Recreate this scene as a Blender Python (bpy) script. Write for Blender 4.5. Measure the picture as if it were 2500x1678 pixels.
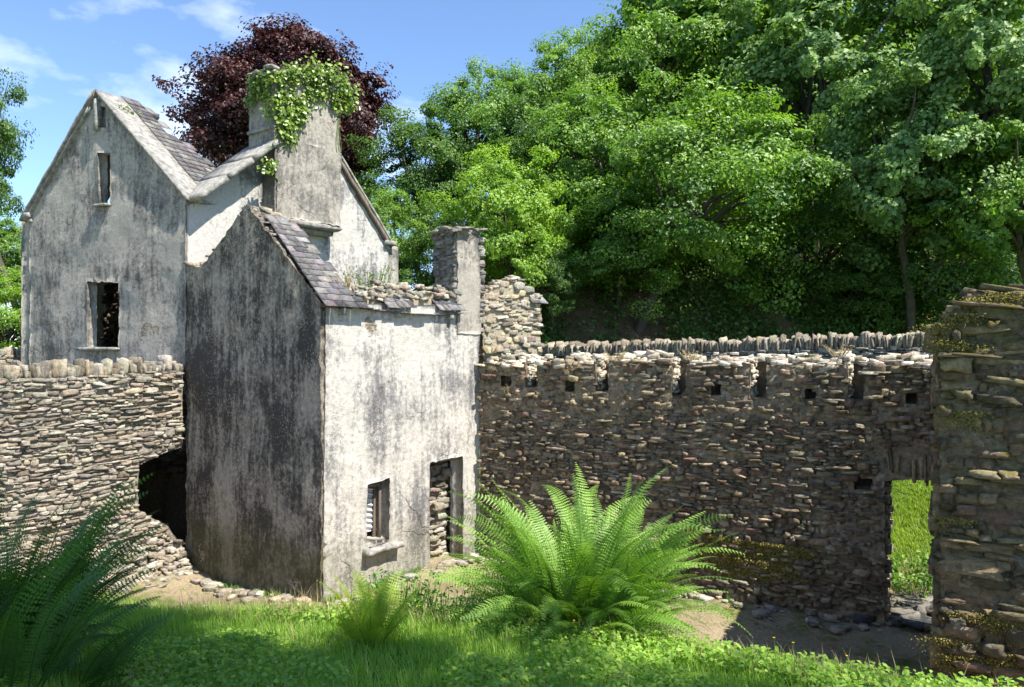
import bpy, math, random
import numpy as np
from mathutils import Vector, noise
from mathutils.geometry import delaunay_2d_cdt
for o in list(bpy.data.objects): bpy.data.objects.remove(o)
SC = bpy.context.scene; COL = SC.collection
RNG = np.random.default_rng(7); random.seed(7)
R = math.radians
# ---------------------------------------------------------------- camera, sky, sun
F = 1819.0; HZ = 855.0; CH = 4.24
cam = bpy.data.cameras.new('camera'); co = bpy.data.objects.new('camera', cam); COL.objects.link(co)
co.location = (0, 0, CH); co.rotation_euler = (R(90), 0, 0)
cam.sensor_width = 36; cam.lens = F/2500*36; cam.shift_y = (HZ-839)/2500; cam.clip_end = 2000; cam.clip_start = .05
SC.camera = co
SUN_EL = 56; SX, SY = .808, -.589
W = bpy.data.worlds.new('World'); SC.world = W; W.use_nodes = True
nt = W.node_tree; bgn = nt.nodes['Background']; bgn.inputs['Strength'].default_value = .12
sky = nt.nodes.new('ShaderNodeTexSky'); sky.sky_type = 'NISHITA'; sky.sun_disc = False
sky.sun_elevation = R(SUN_EL); sky.sun_rotation = math.atan2(SX, SY); sky.air_density = 1.0; sky.dust_density = .25; sky.ozone_density = 4.5; sky.altitude = 1500
tc = nt.nodes.new('ShaderNodeTexCoord'); mp = nt.nodes.new('ShaderNodeMapping'); mp.inputs['Scale'].default_value = (1, 1, 2.2); mp.inputs['Location'].default_value = (.2, .45, .80)
cn = nt.nodes.new('ShaderNodeTexNoise'); cn.inputs['Scale'].default_value = 3.1; cn.inputs['Detail'].default_value = 9; cn.inputs['Roughness'].default_value = .56
cr = nt.nodes.new('ShaderNodeValToRGB'); cr.color_ramp.elements[0].position = .57; cr.color_ramp.elements[1].position = .82
mx = nt.nodes.new('ShaderNodeMix'); mx.data_type = 'RGBA'
nt.links.new(tc.outputs['Generated'], mp.inputs[0]); nt.links.new(mp.outputs[0], cn.inputs[0]); nt.links.new(cn.outputs[0], cr.inputs[0])
nt.links.new(cr.outputs[0], mx.inputs['Factor']); nt.links.new(sky.outputs[0], mx.inputs['A']); mx.inputs['B'].default_value = (6.2, 6.6, 7.2, 1)
nt.links.new(mx.outputs['Result'], bgn.inputs['Color'])
sl = bpy.data.lights.new('sun', 'SUN'); sl.energy = 4.6; sl.angle = R(.5); sl.color = (1, .95, .86)
so = bpy.data.objects.new('sun', sl); COL.objects.link(so)
SD = Vector((SX*math.cos(R(SUN_EL)), SY*math.cos(R(SUN_EL)), math.sin(R(SUN_EL)))).normalized()
so.rotation_euler = (-SD).to_track_quat('-Z', 'Y').to_euler(); so.location = (20, -15, 30)
vs = SC.view_settings; vs.view_transform = 'Standard'; vs.look = 'None'; vs.gamma = 1; vs.exposure = 1.25; vs.use_curve_mapping = False

# ---------------------------------------------------------------- materials
def newmat(name):
    m = bpy.data.materials.new(name); m.use_nodes = True
    n = m.node_tree.nodes; b = n['Principled BSDF']; b.inputs['Roughness'].default_value = .9
    b.inputs['Specular IOR Level'].default_value = .2
    return m, m.node_tree, b
def N(nt, t, **k):
    n = nt.nodes.new('ShaderNode'+t)
    for a, v in k.items():
        if hasattr(n, a): setattr(n, a, v)
        else: n.inputs[a.replace('_', ' ')].default_value = v
    return n
def mapped(nt, sc):
    g = N(nt, 'NewGeometry'); m = N(nt, 'Mapping'); m.inputs['Scale'].default_value = sc
    nt.links.new(g.outputs['Position'], m.inputs[0]); return m.outputs[0]
def noise_n(nt, vec, scale, det=6, rough=.6):
    n = N(nt, 'TexNoise'); n.inputs['Scale'].default_value = scale; n.inputs['Detail'].default_value = det; n.inputs['Roughness'].default_value = rough
    nt.links.new(vec, n.inputs[0]); return n.outputs[0]
def ramp(nt, fac, a, b, ca=(0,0,0,1), cb=(1,1,1,1)):
    r = N(nt, 'ValToRGB'); e = r.color_ramp.elements; e[0].position = a; e[1].position = b; e[0].color = ca; e[1].color = cb
    nt.links.new(fac, r.inputs[0]); return r.outputs[0]
def mix(nt, f, a, b, mode='MIX'):
    m = N(nt, 'Mix'); m.data_type = 'RGBA'; m.blend_type = mode
    for s, v in (('Factor', f), ('A', a), ('B', b)):
        if isinstance(v, (tuple, float, int)): m.inputs[s].default_value = v if s == 'Factor' else (tuple(v)+(1,))[:4]
        else: nt.links.new(v, m.inputs[s])
    return m.outputs['Result']
def mth(nt, op, a, b=0.):
    m = N(nt, 'Math'); m.operation = op
    for i, v in enumerate((a, b)):
        if isinstance(v, (int, float)): m.inputs[i].default_value = v
        else: nt.links.new(v, m.inputs[i])
    return m.outputs[0]
def bump(nt, b, h, dist, st=1.):
    bp = N(nt, 'Bump'); bp.inputs['Distance'].default_value = dist; bp.inputs['Strength'].default_value = st
    nt.links.new(h, bp.inputs['Height']); nt.links.new(bp.outputs[0], b.inputs['Normal'])
def plaster(name, light, mid, dark, lo, hi, damp=.9, spots=.5, streak=.5):
    m, t, b = newmat(name)
    iso = mapped(t, (1,1,1)); stv = mapped(t, (1,1,.22))
    n1 = noise_n(t, stv, 1.7, 9, .62); nb = noise_n(t, iso, .8, 6, .6); n2 = noise_n(t, iso, 11, 9, .72); n3 = noise_n(t, iso, 60, 4, .7); n5 = noise_n(t, stv, 9, 8, .7)
    s = mth(t, 'ADD', mth(t, 'MULTIPLY', mth(t,'SUBTRACT', n1, .5), streak*1.0), mth(t, 'MULTIPLY', mth(t,'SUBTRACT', nb, .5), 1.3-streak)); s = mth(t, 'ADD', s, .375)
    s = mth(t, 'ADD', s, mth(t, 'MULTIPLY', mth(t,'SUBTRACT', n2, .5), .55)); s = mth(t, 'ADD', s, mth(t, 'MULTIPLY', mth(t,'SUBTRACT', n5, .5), .4)); n7 = noise_n(t, mapped(t, (1,1,.07)), 7, 6, .6); s = mth(t, 'ADD', s, mth(t, 'MULTIPLY', mth(t,'SUBTRACT', n7, .5), .38)); s = mth(t, 'ADD', s, .125); s = mth(t, 'ADD', s, mth(t, 'MULTIPLY', mth(t,'SUBTRACT', n3, .5), .25))
    dm = ramp(t, s, lo, hi)
    c = mix(t, ramp(t, n2, .32, .66), light, mid); c = mix(t, dm, c, dark)
    v = N(t, 'TexVoronoi'); v.inputs['Scale'].default_value = 22; v.inputs['Randomness'].default_value = 1
    wv = N(t, 'Mix'); wv.data_type = 'VECTOR'; wv.inputs['Factor'].default_value = .06; t.links.new(iso, wv.inputs[4])
    nn = N(t, 'TexNoise'); nn.inputs['Scale'].default_value = 14; t.links.new(iso, nn.inputs[0]); t.links.new(nn.outputs[1], wv.inputs[5])
    t.links.new(wv.outputs[1], v.inputs[0])
    sp = mth(t, 'MULTIPLY', ramp(t, v.outputs[0], .12, .42, (1,1,1,1), (0,0,0,1)), ramp(t, noise_n(t, iso, 2.1, 7, .7), .46, .62))
    c = mix(t, mth(t, 'MULTIPLY', sp, spots), c, tuple(min(.75, x*1.15) for x in light))
    cr = ramp(t, n3, .3, .75, (.72,.72,.72,1), (1.12,1.12,1.12,1)); c = mix(t, 1., c, cr, 'MULTIPLY')
    g = N(t, 'NewGeometry'); sx = N(t, 'SeparateXYZ'); t.links.new(g.outputs['Position'], sx.inputs[0])
    hh = mth(t, 'ADD', sx.outputs[2], mth(t, 'MULTIPLY', noise_n(t, iso, 1.6, 7, .7), -1.5))
    low = ramp(t, mth(t, 'ADD', hh, .5), -.15, .6, (1,1,1,1), (0,0,0,1))
    c = mix(t, mth(t, 'MULTIPLY', low, damp), c, mix(t, n1, (.13,.10,.04), (.07,.085,.03)))
    # hairline cracks
    ck = N(t, 'TexVoronoi'); ck.feature = 'DISTANCE_TO_EDGE'; ck.inputs['Scale'].default_value = .75
    wv2 = N(t, 'Mix'); wv2.data_type = 'VECTOR'; wv2.inputs['Factor'].default_value = .35; t.links.new(iso, wv2.inputs[4])
    n4 = N(t, 'TexNoise'); n4.inputs['Scale'].default_value = 2.2; n4.inputs['Detail'].default_value = 8; t.links.new(iso, n4.inputs[0]); t.links.new(n4.outputs[1], wv2.inputs[5]); t.links.new(wv2.outputs[1], ck.inputs[0])
    ckm = mth(t, 'MULTIPLY', ramp(t, ck.outputs[0], .0, .009, (1,1,1,1), (0,0,0,1)), ramp(t, nb, .5, .6))
    c = mix(t, mth(t, 'MULTIPLY', ckm, .65), c, (.06,.055,.05))
    pt = ramp(t, noise_n(t, iso, .9, 10, .62), .655, .665)
    c = mix(t, pt, c, mix(t, ramp(t, noise_n(t, mapped(t, (1,1,3)), 7, 6, .7), .42, .58), (.14,.115,.085), (.34,.29,.22)))
    t.links.new(c, b.inputs['Base Color'])
    fl = ramp(t, noise_n(t, iso, 3.3, 8, .62), .47, .53)
    h = mth(t, 'ADD', mth(t, 'MULTIPLY', n2, .8), mth(t, 'MULTIPLY', n3, .35)); h = mth(t, 'ADD', h, mth(t, 'MULTIPLY', fl, .10)); h = mth(t, 'SUBTRACT', h, mth(t, 'MULTIPLY', ckm, .5)); h = mth(t, 'SUBTRACT', h, mth(t, 'MULTIPLY', pt, 1.0))
    bump(t, b, h, .028, .9)
    return m
def stonemat(name, moss=(.16,.15,.03), mlo=.55, mhi=.68, up=.2, gain=1., moss2=None):
    m, t, b = newmat(name); iso = mapped(t, (1,1,1))
    a = N(t, 'Attribute'); a.attribute_name = 'col'
    n1 = noise_n(t, iso, 14, 9, .7); n2 = noise_n(t, mapped(t, (1,1,3.5)), 26, 5, .65)
    c = mix(t, 1., a.outputs[0], ramp(t, n1, .28, .72, (.45*gain,.44*gain,.42*gain,1), (1.45*gain,1.42*gain,1.36*gain,1)), 'MULTIPLY')
    c = mix(t, ramp(t, noise_n(t, iso, 5, 7, .7), .58, .7), c, mix(t, .5, c, (.5*gain,.48*gain,.42*gain)))
    g = N(t, 'NewGeometry'); sx = N(t, 'SeparateXYZ'); t.links.new(g.outputs['Normal'], sx.inputs[0])
    mk = mth(t, 'ADD', noise_n(t, iso, 1.3, 8, .7), mth(t, 'MULTIPLY', sx.outputs[2], up*.35))
    c = mix(t, mth(t, 'MULTIPLY', ramp(t, mk, mlo, mhi), .85), c, mix(t, n1, moss, moss2 or tuple(x*.5 for x in moss)))
    t.links.new(c, b.inputs['Base Color']); n6 = noise_n(t, mapped(t, (1,1,8)), 17, 6, .7); bump(t, b, mth(t, 'ADD', mth(t, 'ADD', n1, mth(t, 'MULTIPLY', n2, .5)), mth(t, 'MULTIPLY', n6, 1.1)), .035, 1.)
    return m
def leafmat(name, c1, c2, trans=.35, rough=.45, spec=.4, tcol=None):
    m, t, b = newmat(name)
    a = N(t, 'Attribute'); a.attribute_name = 'col'; oi = N(t, 'ObjectInfo')
    f = mth(t, 'ADD', mth(t, 'MULTIPLY', a.outputs[2], .8), mth(t, 'MULTIPLY', oi.outputs['Random'], .2))
    c = mix(t, f, c1, c2); t.links.new(c, b.inputs['Base Color']); b.inputs['Roughness'].default_value = rough; b.inputs['Specular IOR Level'].default_value = spec
    tr = N(t, 'BsdfTranslucent'); t.links.new(mix(t, 1., c, tcol or (1.5,1.7,.5), 'MULTIPLY'), tr.inputs[0])
    ms = N(t, 'MixShader'); ms.inputs[0].default_value = trans
    t.links.new(b.outputs[0], ms.inputs[1]); t.links.new(tr.outputs[0], ms.inputs[2])
    t.links.new(ms.outputs[0], t.nodes['Material Output'].inputs[0]); return m
def simplemat(name, c1, c2, sc=8, st=(1,1,1), rough=.85, bd=.01, spec=.2):
    m, t, b = newmat(name); v = mapped(t, st); n = noise_n(t, v, sc, 8, .68)
    c = mix(t, ramp(t, n, .35, .65), c1, c2); t.links.new(c, b.inputs['Base Color']); b.inputs['Roughness'].default_value = rough; b.inputs['Specular IOR Level'].default_value = spec
    bump(t, b, n, bd); return m
M = {}
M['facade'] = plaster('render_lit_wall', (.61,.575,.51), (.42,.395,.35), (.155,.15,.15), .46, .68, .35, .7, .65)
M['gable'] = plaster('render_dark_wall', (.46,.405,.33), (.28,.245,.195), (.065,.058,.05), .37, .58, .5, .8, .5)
M['house'] = plaster('render_house_wall', (.47,.435,.38), (.34,.315,.275), (.10,.095,.09), .43, .67, 0, .6, .4)
M['housew'] = plaster('render_house_side', (.58,.55,.50), (.44,.42,.385), (.19,.185,.19), .50, .66, 0, .5, .45)
M['stack'] = plaster('render_chimney', (.42,.38,.32), (.30,.275,.235), (.15,.14,.13), .48, .66, 0, .3, .3)
M['cope'] = simplemat('coping_stone', (.37,.355,.32), (.14,.135,.125), 7, (1,1,1), .9, .04)
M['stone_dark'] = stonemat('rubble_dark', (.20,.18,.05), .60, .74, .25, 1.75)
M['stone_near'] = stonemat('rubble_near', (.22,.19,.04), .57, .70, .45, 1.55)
M['stone_light'] = stonemat('rubble_light', (.20,.19,.05), .68, .8, .1, 1.)
M['core'] = simplemat('wall_core', (.15,.125,.095), (.075,.06,.045), 20, (1,1,1), .95, .02)
M['corel'] = simplemat('wall_core_light', (.40,.34,.25), (.22,.185,.13), 20, (1,1,1), .95, .02)
M['slate'] = stonemat('slate', (.2,.2,.14), .72, .85, .1)
M['wood'] = simplemat('weathered_wood', (.20,.16,.12), (.10,.08,.06), 9, (1,1,.15), .8, .01)
M['tin'] = simplemat('corrugated_iron', (.55,.58,.62), (.35,.34,.33), 9, (1,1,.3), .4, .003, .6); M['tin'].node_tree.nodes['Principled BSDF'].inputs['Metallic'].default_value = .5
M['bark'] = simplemat('bark', (.13,.115,.095), (.06,.05,.04), 9, (1,1,.25), .95, .05)
M['leaf_mid'] = leafmat('leaf_mid_green', (.06,.14,.025), (.27,.42,.07))
M['leaf_lime'] = leafmat('leaf_lime', (.12,.22,.03), (.32,.47,.07), .4)
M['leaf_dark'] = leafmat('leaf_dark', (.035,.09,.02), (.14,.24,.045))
M['leaf_pale'] = leafmat('leaf_pale_sycamore', (.08,.155,.05), (.24,.36,.12), .3, .5, .3)
M['leaf_copper'] = leafmat('leaf_copper', (.028,.011,.012), (.095,.035,.031), .2, .5, .35, (1.6,.8,.6))
M['leaf_ivy'] = leafmat('leaf_ivy', (.05,.10,.012), (.27,.38,.05), .25, .35, .5)
M['fern'] = leafmat('fern_green', (.035,.11,.015), (.25,.41,.07), .28, .5, .3)
M['fern_dark'] = leafmat('fern_deep', (.035,.085,.015), (.10,.20,.035), .35, .5, .3)
M['fern_yellow'] = leafmat('fern_yellow', (.20,.28,.03), (.36,.46,.06), .4)
M['grass'] = leafmat('grass_blades', (.11,.24,.03), (.40,.56,.10), .45, .5, .3)
M['drygrass'] = leafmat('dry_grass', (.35,.27,.13), (.52,.43,.24), .3, .7, .2, (1,.9,.6))
M['moss'] = leafmat('moss', (.11,.09,.03), (.36,.31,.08), .1, .9, .1, (1,1,.5))
M['petal'] = simplemat('petal', (.8,.55,.02), (.75,.45,.01), 5)
# ---------------------------------------------------------------- mesh helpers
class MB:
    def __init__(s): s.V = []; s.F = []; s.C = []; s.n = 0
    def add(s, v, f, col=(.5,.5,.5), mi=0):
        v = np.asarray(v, float).reshape(-1, 3); f = np.asarray(f, int)
        c = np.asarray(col, float)
        if c.ndim == 1: c = np.tile(c[:3], (len(v), 1))
        s.V.append(v); s.C.append(c); s.F.append((f+s.n, mi)); s.n += len(v); return s
    def build(s, name, mats, parent=None, origin=None, smooth=False):
        V = np.concatenate(s.V); C = np.concatenate(s.C)
        if parent is not None:
            w = np.array(origin if origin is not None else parent['_o']); V = V-w; loc = (0,0,0) if origin is None else tuple(np.array(origin)-np.array(parent['_o']))
        else:
            if origin is None: origin = ((V[:,0].min()+V[:,0].max())/2, (V[:,1].min()+V[:,1].max())/2, V[:,2].min())
            V = V-np.array(origin); loc = tuple(origin)
        me = bpy.data.meshes.new(name); me.vertices.add(len(V)); me.vertices.foreach_set('co', V.ravel())
        lt = np.concatenate([np.full(len(f), f.shape[1]) for f, _ in s.F]); li = np.concatenate([f.ravel() for f, _ in s.F])
        mi = np.concatenate([np.full(len(f), m) for f, m in s.F])
        me.loops.add(len(li)); me.loops.foreach_set('vertex_index', li)
        me.polygons.add(len(lt)); me.polygons.foreach_set('loop_start', np.concatenate([[0], np.cumsum(lt)[:-1]])); me.polygons.foreach_set('loop_total', lt)
        me.polygons.foreach_set('material_index', mi)
        if smooth: me.polygons.foreach_set('use_smooth', np.ones(len(lt), bool))
        me.update(calc_edges=True); me.validate()
        a = me.attributes.new('col', 'FLOAT_COLOR', 'POINT'); a.data.foreach_set('color', np.c_[C, np.ones(len(C))].ravel())
        for m in (mats if isinstance(mats, (list, tuple)) else [mats]): me.materials.append(m)
        o = bpy.data.objects.new(name, me); COL.objects.link(o); o.location = loc
        if parent is not None: o.parent = parent
        else: o['_o'] = [float(x) for x in loc]
        if parent is not None: o['_o'] = [float(x) for x in (np.array(parent['_o'])+np.array(loc))]
        return o
def tag(o, label=None, cat=None, group=None, kind=None):
    if label: o['label'] = label
    if cat: o['category'] = cat
    if group: o['group'] = group
    if kind: o['kind'] = kind
    return o
def thing(name, loc, label, cat, group=None):
    o = bpy.data.objects.new(name, None); COL.objects.link(o); o.location = loc; o.empty_display_size = .3; o['_o'] = [float(x) for x in loc]
    return tag(o, label, cat, group)
def inpoly(P, poly):
    x, y = P[:,0], P[:,1]; r = np.zeros(len(P), bool); n = len(poly)
    for i in range(n):
        x1, y1 = poly[i]; x2, y2 = poly[(i+1) % n]
        if y1 == y2: continue
        c = ((y1 > y) != (y2 > y)) & (x < (x2-x1)*(y-y1)/(y2-y1)+x1); r ^= c
    return r
def vnoise(P, sc, seed=0.):
    return np.array([noise.noise((p[0]*sc+seed, p[1]*sc+seed*1.7, p[2]*sc)) for p in P])
class Wall:
    """vertical plane from ground point a to b; u along, v up, w outward (towards the side that sees the camera)"""
    def __init__(s, a, b):
        s.a = np.array(a, float); s.b = np.array(b, float); d = s.b-s.a; s.L = float(np.hypot(*d)); s.d = d/s.L
        n = np.array([s.d[1], -s.d[0]]);  s.n = n if n.dot(s.a+s.b) < 0 else -n
    def uv(s, px, py):
        r = (px-1250)/F; t = (s.a[0]-r*s.a[1])/(r*s.d[1]-s.d[0]); y = s.a[1]+t*s.d[1]
        return (t, CH-(py-HZ)/F*y)
    def u(s, px): return s.uv(px, HZ)[0]
    def P(s, u, v, w=0.):
        u, v, w = np.broadcast_arrays(np.asarray(u, float), np.asarray(v, float), np.asarray(w, float))
        return np.stack([s.a[0]+u*s.d[0]+w*s.n[0], s.a[1]+u*s.d[1]+w*s.n[1], v], -1)
    def off(s, w, du=0): return Wall(s.a+s.n*w+s.d*du, s.b+s.n*w+s.d*du)
def densify(poly, step, jit, seed):
    out = []; rg = np.random.default_rng(seed)
    for i in range(len(poly)):
        a = np.array(poly[i]); b = np.array(poly[(i+1) % len(poly)]); L = np.hypot(*(b-a)); k = max(1, int(L/step)); nn = np.array([-(b-a)[1], (b-a)[0]])/max(L, 1e-6)
        for j in range(k):
            p = a+(b-a)*j/k
            if j > 0: p = p+nn*rg.normal(0, jit)
            out.append(tuple(p))
    return out
def panel(mb, wl, outline, holes=(), thick=.45, step=.12, jit=.006, disp=.012, seed=1, mi=0, col=(.4,.38,.35), grid=.16, crag=0.):
    ol = densify(outline, step, jit, seed); hs = [densify(h, step*.7, jit*1.1, seed+9+i) for i, h in enumerate(holes)]
    pts = list(ol); edges = [(i, (i+1) % len(ol)) for i in range(len(ol))]
    for h in hs:
        k = len(pts); pts += h; edges += [(k+i, k+(i+1) % len(h)) for i in range(len(h))]
    U = np.array(ol); gx = np.arange(U[:,0].min()+grid/2, U[:,0].max(), grid); gy = np.arange(U[:,1].min()+grid/2, U[:,1].max(), grid)
    G = np.array([(x, y) for x in gx for y in gy]); G = G+np.random.default_rng(seed).uniform(-.03, .03, G.shape)
    G = G[inpoly(G, ol)]
    pts += [tuple(g) for g in G]
    vo, eo, fo = delaunay_2d_cdt([Vector(p) for p in pts], edges, [], 0, 1e-5)[:3]
    Vv = np.array([tuple(v) for v in vo]); Ff = np.array([list(f) for f in fo])
    cen = Vv[Ff].mean(1); ok = inpoly(cen, ol)
    for h in hs: ok &= ~inpoly(cen, h)
    Ff = Ff[ok]; n = len(Vv)
    P0 = wl.P(Vv[:,0], Vv[:,1], 0.)
    dz = vnoise(P0, 1.1, seed)*disp*1.6+vnoise(P0, 5.0, seed+3)*disp
    if crag:
        Q = np.c_[Vv[:,0]*5, Vv[:,1]*15, np.zeros(n)]; r1 = vnoise(Q, 1., seed+.3); r2 = vnoise(Q, 2.3, seed+7.1)
        dz = dz+crag*(np.round((r1*.8+.5)*5)/5-.5+.5*r2)+np.random.default_rng(seed).normal(0, crag*.22, n)
    front = wl.P(Vv[:,0], Vv[:,1], dz); back = wl.P(Vv[:,0], Vv[:,1], -thick)
    from collections import Counter
    cnt = Counter(); dr = []
    for f in Ff:
        for i in range(3):
            a, b = int(f[i]), int(f[(i+1) % 3]); cnt[(min(a,b), max(a,b))] += 1; dr.append((a,b))
    be = [(a,b) for a,b in dr if cnt[(min(a,b), max(a,b))] == 1]
    mb.add(np.r_[front, back], np.r_[Ff, Ff[:, ::-1]+n], col, mi)
    mb.F.append((np.array([[a, b, b+n, a+n] for a, b in be])+mb.n-2*n, mi))
    return mb
# box-like irregular stone template
def stone_template(k=3, e=7.):
    idx = {}; V = []; Fq = []
    def vid(p):
        key = tuple(np.round(p, 5))
        if key not in idx: idx[key] = len(V); V.append(p)
        return idx[key]
    g = np.linspace(-1, 1, k+1)
    for ax in range(3):
        for sgn in (-1, 1):
            for i in range(k):
                for j in range(k):
                    q = []
                    for (a, b) in ((i,j),(i+1,j),(i+1,j+1),(i,j+1)):
                        p = [0,0,0]; p[ax] = sgn; p[(ax+1)%3] = g[a]; p[(ax+2)%3] = g[b]; q.append(vid(np.array(p, float)))
                    Fq.append(q if sgn > 0 else q[::-1])
    V = np.array(V); V = V/(np.abs(V)**e).sum(1, keepdims=True)**(1/e)
    return V, np.array(Fq)
ST_V, ST_F = stone_template(3, 14.)
def stones(mb, Pfun, cen, half, cols, rot=None, irr=.22, rough=.06, rng=RNG, mi=0):
    """cen (n,3) local (u,v,w), half (n,3)"""
    n = len(cen)
    if n == 0: return
    T = ST_V[None]; corner = rng.uniform(-irr, irr, (n, 2, 2, 2, 3))
    w = (ST_V+1)/2; off = 0
    for i in (0,1):
        for j in (0,1):
            for k in (0,1):
                ww = (w[:,0] if i else 1-w[:,0])*(w[:,1] if j else 1-w[:,1])*(w[:,2] if k else 1-w[:,2])
                off = off+ww[None,:,None]*corner[:, i, j, k][:, None, :]*np.array([1,1,.45])
    L = (T+off+rng.normal(0, rough, (n, len(ST_V), 3))*np.array([1,1,.6]))*half[:, None, :]
    if rot is not None:
        c, s = np.cos(rot)[:,None], np.sin(rot)[:,None]; x = L[...,0]*c-L[...,1]*s; y = L[...,0]*s+L[...,1]*c; L = np.stack([x, y, L[...,2]], -1)
    L = L+cen[:, None, :]
    V = Pfun(L[...,0].ravel(), L[...,1].ravel(), L[...,2].ravel())
    Fq = (ST_F[None]+(np.arange(n)*len(ST_V))[:, None, None]).reshape(-1, 4)
    mb.add(V, Fq, np.repeat(cols, len(ST_V), 0), mi)
def palette(n, cols, rng=RNG, var=.18):
    cols = np.array(cols); c = cols[rng.integers(0, len(cols), n)]; return np.clip(c*rng.normal(1, var, (n,1))*rng.normal(1, .025, (n,3)), .01, .8)
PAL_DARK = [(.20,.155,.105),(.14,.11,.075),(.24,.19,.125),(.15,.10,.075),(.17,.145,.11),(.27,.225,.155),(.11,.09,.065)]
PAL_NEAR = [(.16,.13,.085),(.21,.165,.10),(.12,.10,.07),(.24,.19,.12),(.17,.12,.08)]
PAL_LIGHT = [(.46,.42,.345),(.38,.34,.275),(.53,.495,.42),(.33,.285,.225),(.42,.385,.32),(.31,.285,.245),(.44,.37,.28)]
PAL_GREY = [(.34,.32,.29),(.26,.25,.24),(.42,.40,.36),(.3,.27,.25)]
PAL_SLATE = [(.20,.195,.205),(.25,.24,.25),(.155,.15,.16),(.30,.285,.28),(.22,.20,.22)]
def rubble(mb, wl, outline, holes=(), h=(.04,.11), wd=(.10,.42), pal=PAL_DARK, depth=.10, prot=.04, seed=1, wave=.05, big=.06, w0=0., slope=0., irr=.26, gap=.02):
    rng = np.random.default_rng(seed); O = np.array(outline); u0, u1, v0, v1 = O[:,0].min(), O[:,0].max(), O[:,1].min(), O[:,1].max()
    C = []; H = []; v = v0
    while v < v1+.1:
        rh = rng.uniform(*h) if rng.random() > .1 else h[1]*rng.uniform(1., 1.5); u = u0-rng.uniform(0, .2)
        while u < u1:
            ww = np.exp(rng.uniform(np.log(wd[0]), np.log(wd[1]))); hh = rh*rng.uniform(.75, 1.1)
            if rng.random() < big: ww *= 1.2; hh *= 1.7
            C.append((u+ww/2, v+rh/2, 0)); H.append((ww/2*.97, hh/2*.98, depth)); u += ww+rng.uniform(0, gap)
        v += rh*.97
    C = np.array(C); H = np.array(H)
    C[:,1] += wave*np.sin(C[:,0]*1.3+seed)+wave*.5*np.sin(C[:,0]*3.1+C[:,1]*2)+slope*(C[:,0]-u0)
    C[:,1] += rng.normal(0, h[0]*.35, len(C)); C[:,2] = w0-depth*.55+rng.normal(0, prot*.6, len(C))+rng.exponential(prot*.35, len(C))
    ok = inpoly(C[:, :2], outline)
    lo = np.maximum(C[:,0]-H[:,0], u0+rng.normal(.01,.015,len(C))); hi = np.minimum(C[:,0]+H[:,0], u1-rng.normal(.01,.015,len(C))); C[:,0] = (lo+hi)/2; H[:,0] = np.maximum((hi-lo)/2, .02)
    for hl in holes:
        for s in (-.75, 0, .75):
            q = C[:, :2].copy(); q[:,0] += s*H[:,0]; ok &= ~inpoly(q, hl)
            if s == 0:
                for sv in (-.8, .8): q = C[:, :2].copy(); q[:,1] += sv*H[:,1]; ok &= ~inpoly(q, hl)
    C, H = C[ok], H[ok]
    stones(mb, wl.P, C, H, palette(len(C), pal, rng), rng.normal(0, .07, len(C)), irr, .12, rng)
def topstones(mb, wl, line, w0, w1, pal, seed=3, sz=(.08,.26), th=(.02,.06), layers=2, dens=1., excl=()):
    rng = np.random.default_rng(seed); C = []; H = []
    for (ua, va), (ub, vb) in zip(line[:-1], line[1:]):
        L = math.hypot(ub-ua, vb-va); n = int(L*(w1-w0)*22*layers*dens)+1
        t = rng.random(n); s = rng.uniform(*sz, n)
        C.append(np.c_[ua+(ub-ua)*t, va+(vb-va)*t+rng.uniform(-.03, .07, n), rng.uniform(w0, w1, n)])
        H.append(np.c_[s/2, rng.uniform(*th, n)/1.2, s*rng.uniform(.5, 1., n)/2])
    C = np.concatenate(C); H = np.concatenate(H); kk = np.ones(len(C), bool)
    for e0, e1 in excl: kk &= (C[:,0]+H[:,0]*.6 < e0) | (C[:,0]-H[:,0]*.6 > e1) | (C[:,2] < -.4)
    C, H = C[kk], H[kk]
    stones(mb, wl.P, C, H, palette(len(C), pal, rng), rng.normal(0, .18, len(C)), .3, .07, rng)
def uprights(mb, wl, line, w0, w1, pal, h, th, seed=5):
    """coping of thin slabs set on edge"""
    rng = np.random.default_rng(seed); C = []; H = []; Rr = []
    for (ua, va), (ub, vb) in zip(line[:-1], line[1:]):
        sg = 1 if ub > ua else -1; u = ua
        while (ub-u)*sg > 0:
            t = rng.uniform(*th); hh = rng.uniform(*h); f = (u-ua)/(ub-ua)
            C.append((u+sg*t/2, va+(vb-va)*f+hh/2-.03, (w0+w1)/2+rng.normal(0, .02))); H.append((t/2*.86, hh/2, (w1-w0)/2*rng.uniform(.75, 1.12))); Rr.append(rng.normal(.0, .12)); u += sg*t
    stones(mb, wl.P, np.array(C), np.array(H), palette(len(C), pal, rng), np.array(Rr), .26, .07, rng)
def box(mb, wl, u0, u1, v0, v1, w0, w1, col=(.4,.38,.35), mi=0, irr=.06, rough=.015, rot=0., seed=1):
    rng = np.random.default_rng(seed)
    stones(mb, wl.P, np.array([[(u0+u1)/2, (v0+v1)/2, (w0+w1)/2]]), np.abs(np.array([[(u1-u0)/2, (v1-v0)/2, (w1-w0)/2]]))*1.02, np.array([col]), np.array([rot]), irr, rough, rng, mi)
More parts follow.
